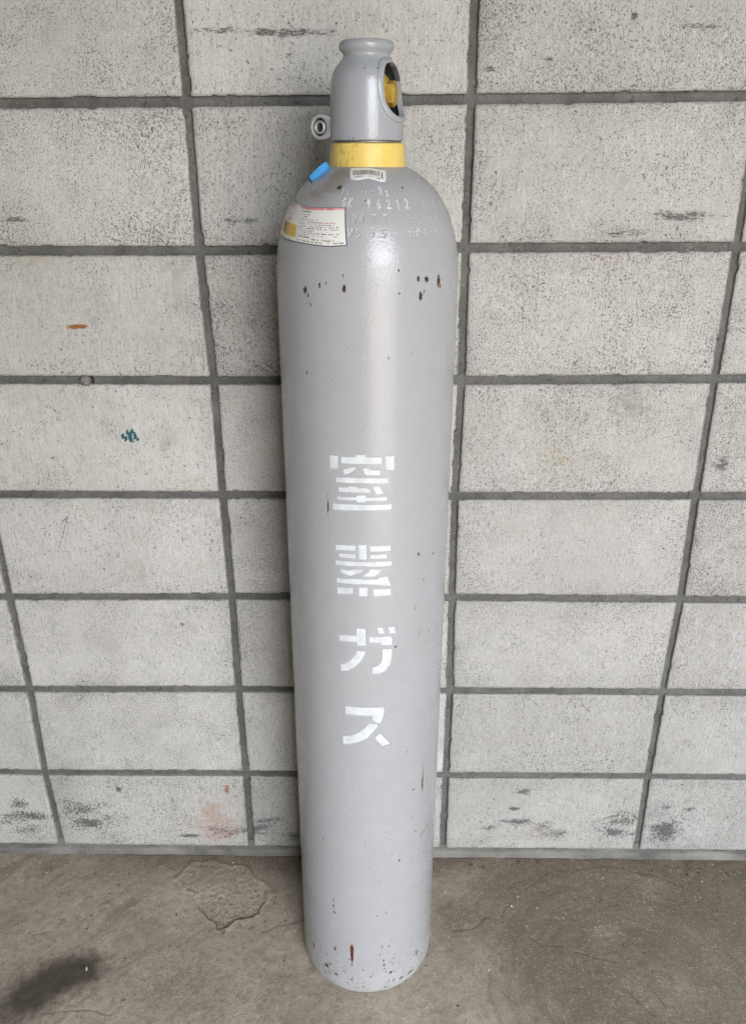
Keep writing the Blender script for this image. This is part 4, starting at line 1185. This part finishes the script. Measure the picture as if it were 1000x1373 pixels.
def warning_label():
    nu, nv = 270, 110
    U, Vv = np.meshgrid(np.linspace(0, 1, nu), np.linspace(0, 1, nv))
    th = -80 + (67.5) * U + (Vv * -3.0 + 1.8) * (U > .0)
    zt = np.interp(U, [0, .08, .25, .45, .6, 1], [1.298, 1.2970, 1.2918, 1.2884, 1.2876, 1.2887])
    zb = np.interp(U, [0, .35, .5, .68, .83, 1], [1.2535, 1.2498, 1.2490, 1.2478, 1.2470, 1.2490])
    z = zb + (zt - zb) * Vv
    ink = np.ones((nv, nu, 3)) * np.array((.77, .76, .73))
    rs = random.Random(4)
    band = (Vv > .93) & (U > .46); ink[band] = (.78, .45, .45)
    text_rows(U, Vv, ink, [(.955, .05, .42, .88, .9)], rs, (.62, .10, .12))
    rows = [(.875, .04, .475, .60, .95), (.80, .025, .48, .64, .6), (.735, .04, .475, .57, .9)]
    rows += [(.66, .022, .48, .70, .7), (.60, .026, .475, .90, .7), (.545, .026, .475, .92, .75), (.485, .026, .475, .93, .7), (.43, .026, .475, .94, .75), (.365, .022, .475, .66, .7), (.31, .026, .47, .93, .75), (.25, .026, .47, .92, .65), (.19, .04, .475, .62, .95), (.145, .04, .64, .95, .65), (.075, .04, .44, .97, .7)]
    text_rows(U, Vv, ink, rows, rs)
    text_rows(U, Vv, ink, [(.60, .03, .60, .86, .8)], rs, (.55, .10, .10))
    # left panel: yellow hazard square with dark marks, printed divider, faint red figures
    yl = (U > .10) & (U < .43) & (Vv > .12) & (Vv < .46); ink[yl] = (.70, .47, .09)
    ink[(np.abs(U - .17) < .030) & (np.abs(Vv - .33) < .045 + .5 * (U - .17)) & yl] = (.12, .10, .05); ink[(np.abs(U - .20) < .012) & (np.abs(Vv - .25) < .06)] = (.20, .15, .05)
    text_rows(U, Vv, ink, [(.40, .05, .12, .22, .9), (.24, .05, .13, .21, .9)], rs, (.10, .08, .04))
    ink[(np.abs(U - .245) < .006) & yl] = (.25, .17, .05)
    ink[(np.hypot((U - .285) * 1.8, Vv - .70) < .022)] = (.05, .05, .05)
    text_rows(U, Vv, ink, [(.60, .05, .24, .31, .7), (.84, .05, .12, .34, .5), (.55, .04, .22, .30, .5)], rs, (.45, .15, .12))
    ink[(np.abs(U - .46) < .004) & (Vv < .92)] *= .7
    text_rows(U, Vv, ink, [(.05, .05, .06, .36, .6)], rs)
    bd = (U < .007) | (U > .989) | (Vv < .022) | (Vv > .982)
    ink[bd] = (.055, .05, .05)
    dirt = .5 * sstep(.45, .1, U) + .8 * sstep(.7, 1.0, Vv) * sstep(.5, .2, U)
    return sheet('warning_label', th, z, ink, .0009, dirt)
warning_label()

def barcode_label():
    nu, nv = 230, 46
    U, Vv = np.meshgrid(np.linspace(0, 1, nu), np.linspace(0, 1, nv))
    ztop = np.interp(U, [0, .5, 1], [1.3292, 1.3300, 1.3270]); zbot = np.interp(U, [0, .12, .5, .9, 1], [1.3182, 1.3175, 1.3195, 1.3160, 1.3160])
    z = zbot + (ztop - zbot) * Vv
    rloc = rad_at(z)
    th = (-16.6 + 34.6 * U) * (.0700 / rloc) + 1.0
    # rounded corners: pull the ends in near the corners
    cr = .045
    e = np.minimum(Vv, 1 - Vv); pull = np.where(e < .3, cr * (1 - np.sqrt(np.clip(1 - ((.3 - e) / .3) ** 2, 0, 1))), 0)
    th = th + np.where(U < .5, pull, -pull) * 34 * np.abs(U - .5) * 2
    ink = np.ones((nv, nu, 3)) * np.array((.80, .80, .79))
    rs = random.Random(9); x = .075
    bars = (Vv > .36) & (Vv < .80)
    while x < .82:
        w = rs.choice((.005, .007, .010)); ink[bars & (U > x) & (U < x + w)] = (.03, .03, .03); x += w + rs.choice((.0045, .006, .009))
    ink[(Vv > .22) & (Vv < .74) & (U > .872) & (U < .90)] = (.03, .03, .03)
    text_rows(U, Vv, ink, [(.22, .10, .14, .38, .8), (.22, .10, .52, .60, .7), (.18, .10, .75, .84, .9)], rs)
    text_rows(U, Vv, ink, [(.86, .08, .79, .83, 1)], rs)
    return sheet('barcode_label', th, z, ink, .0008, .15 * np.ones_like(U))
barcode_label()

# short blue plastic tag lying against the collar
def blue_tag():
    c_ = Vector(on_body(-60, 1.3235, .0065).tolist()) + Vector((-.0005, -.004, -.0042))
    n_ = Vector((-.25, -.90, .30)).normalized()
    l_ = Vector((.66, -.16, .62)); l_ = (l_ - n_ * l_.dot(n_)).normalized(); w_ = n_.cross(l_).normalized()
    L, W_, H = .0140, .0040, .0030
    ring = []
    def box(name, l0, l1, mat, parent, grow=1.0):
        import bmesh
        bm = bmesh.new()
        bmesh.ops.create_cube(bm, size=2)
        bmesh.ops.subdivide_edges(bm, edges=[e for e in bm.edges if abs(e.verts[0].co.x - e.verts[1].co.x) > 1], cuts=8)
        bmesh.ops.bevel(bm, geom=[e for e in bm.edges if len(e.link_faces) == 2 and e.calc_face_angle() > .6], offset=.09, segments=2, affect='EDGES')
        for v in bm.verts:
            f = (v.co.x + 1) / 2; s_ = l0 + (l1 - l0) * f
            curl = -.0022 * (s_ / L) ** 2
            p = c_ + l_ * s_ + w_ * (v.co.y * W_ * grow * (1 + .10 * s_ / L)) + n_ * (v.co.z * H * grow + curl)
            v.co = p
        me = bpy.data.meshes.new(name); bm.to_mesh(me); bm.free()
        me.polygons.foreach_set('use_smooth', [True] * len(me.polygons))
        try: me.set_sharp_from_angle(angle=rad(40))
        except Exception: pass
        return link(name, me, mat, parent)
    t_ = box('blue_tag', -L * .86, L, M_BLUE, cyl)
    box('tag_end', -L * 1.06, -L * .86, M_BLUEDARK, t_, .93)
blue_tag()

# ------------------------------------------------------------------ loose grit on the floor
def grit():
    V = []; F = []; mi = []
    rs = random.Random(21)
    spots = [(.279, -.123, .0022, 1), (.22, -.26, .0024, 1), (.669, -.06, .0022, 1), (-.505, -.267, .0026, 1), (.309, -.017, .0035, 0), (.211, -.024, .003, 0), (.349, -.014, .003, 0), (.236, -.03, .0022, 0), (.655, -.03, .0022, 0)]
    for _ in range(230):
        x = rs.uniform(-.8, .85); y = -abs(rs.gauss(0, .16)) - .012
        spots.append((x, y, rs.uniform(.0007, .0019), 1 if rs.random() < .3 else 0))
    for _ in range(90):
        spots.append((rs.gauss(.70, .07), -abs(rs.gauss(.03, .03)) - .012, rs.uniform(.0007, .0018), 0))
    for x, y, r, w in spots:
        if math.hypot(x, y + .196) < .115: continue
        b = len(V); st = rs.uniform(1, 2.0); a = rs.uniform(0, 6.3)
        for k_ in range(6):
            t = k_ * math.pi / 3
            ex = r * st * math.cos(t) * rs.uniform(.75, 1.15); ey = r * math.sin(t) * rs.uniform(.75, 1.15)
            V.append((x + ex * math.cos(a) - ey * math.sin(a), y + ex * math.sin(a) + ey * math.cos(a), r * .15))
        V.append((x, y, r * 1.3)); V.append((x, y, -r * .9))
        for k_ in range(6):
            F.append((b + k_, b + (k_ + 1) % 6, b + 6)); F.append((b + (k_ + 1) % 6, b + k_, b + 7)); mi += [w, w]
    me = mesh('grit', np.array(V), np.array(F), False)
    me.materials.append(M_GRIT); me.materials.append(M_GRITW)
    me.polygons.foreach_set('material_index', mi)
    tag(link('grit', me), 'fine dark and pale grit scattered over the concrete floor', None, None, 'stuff')
grit()
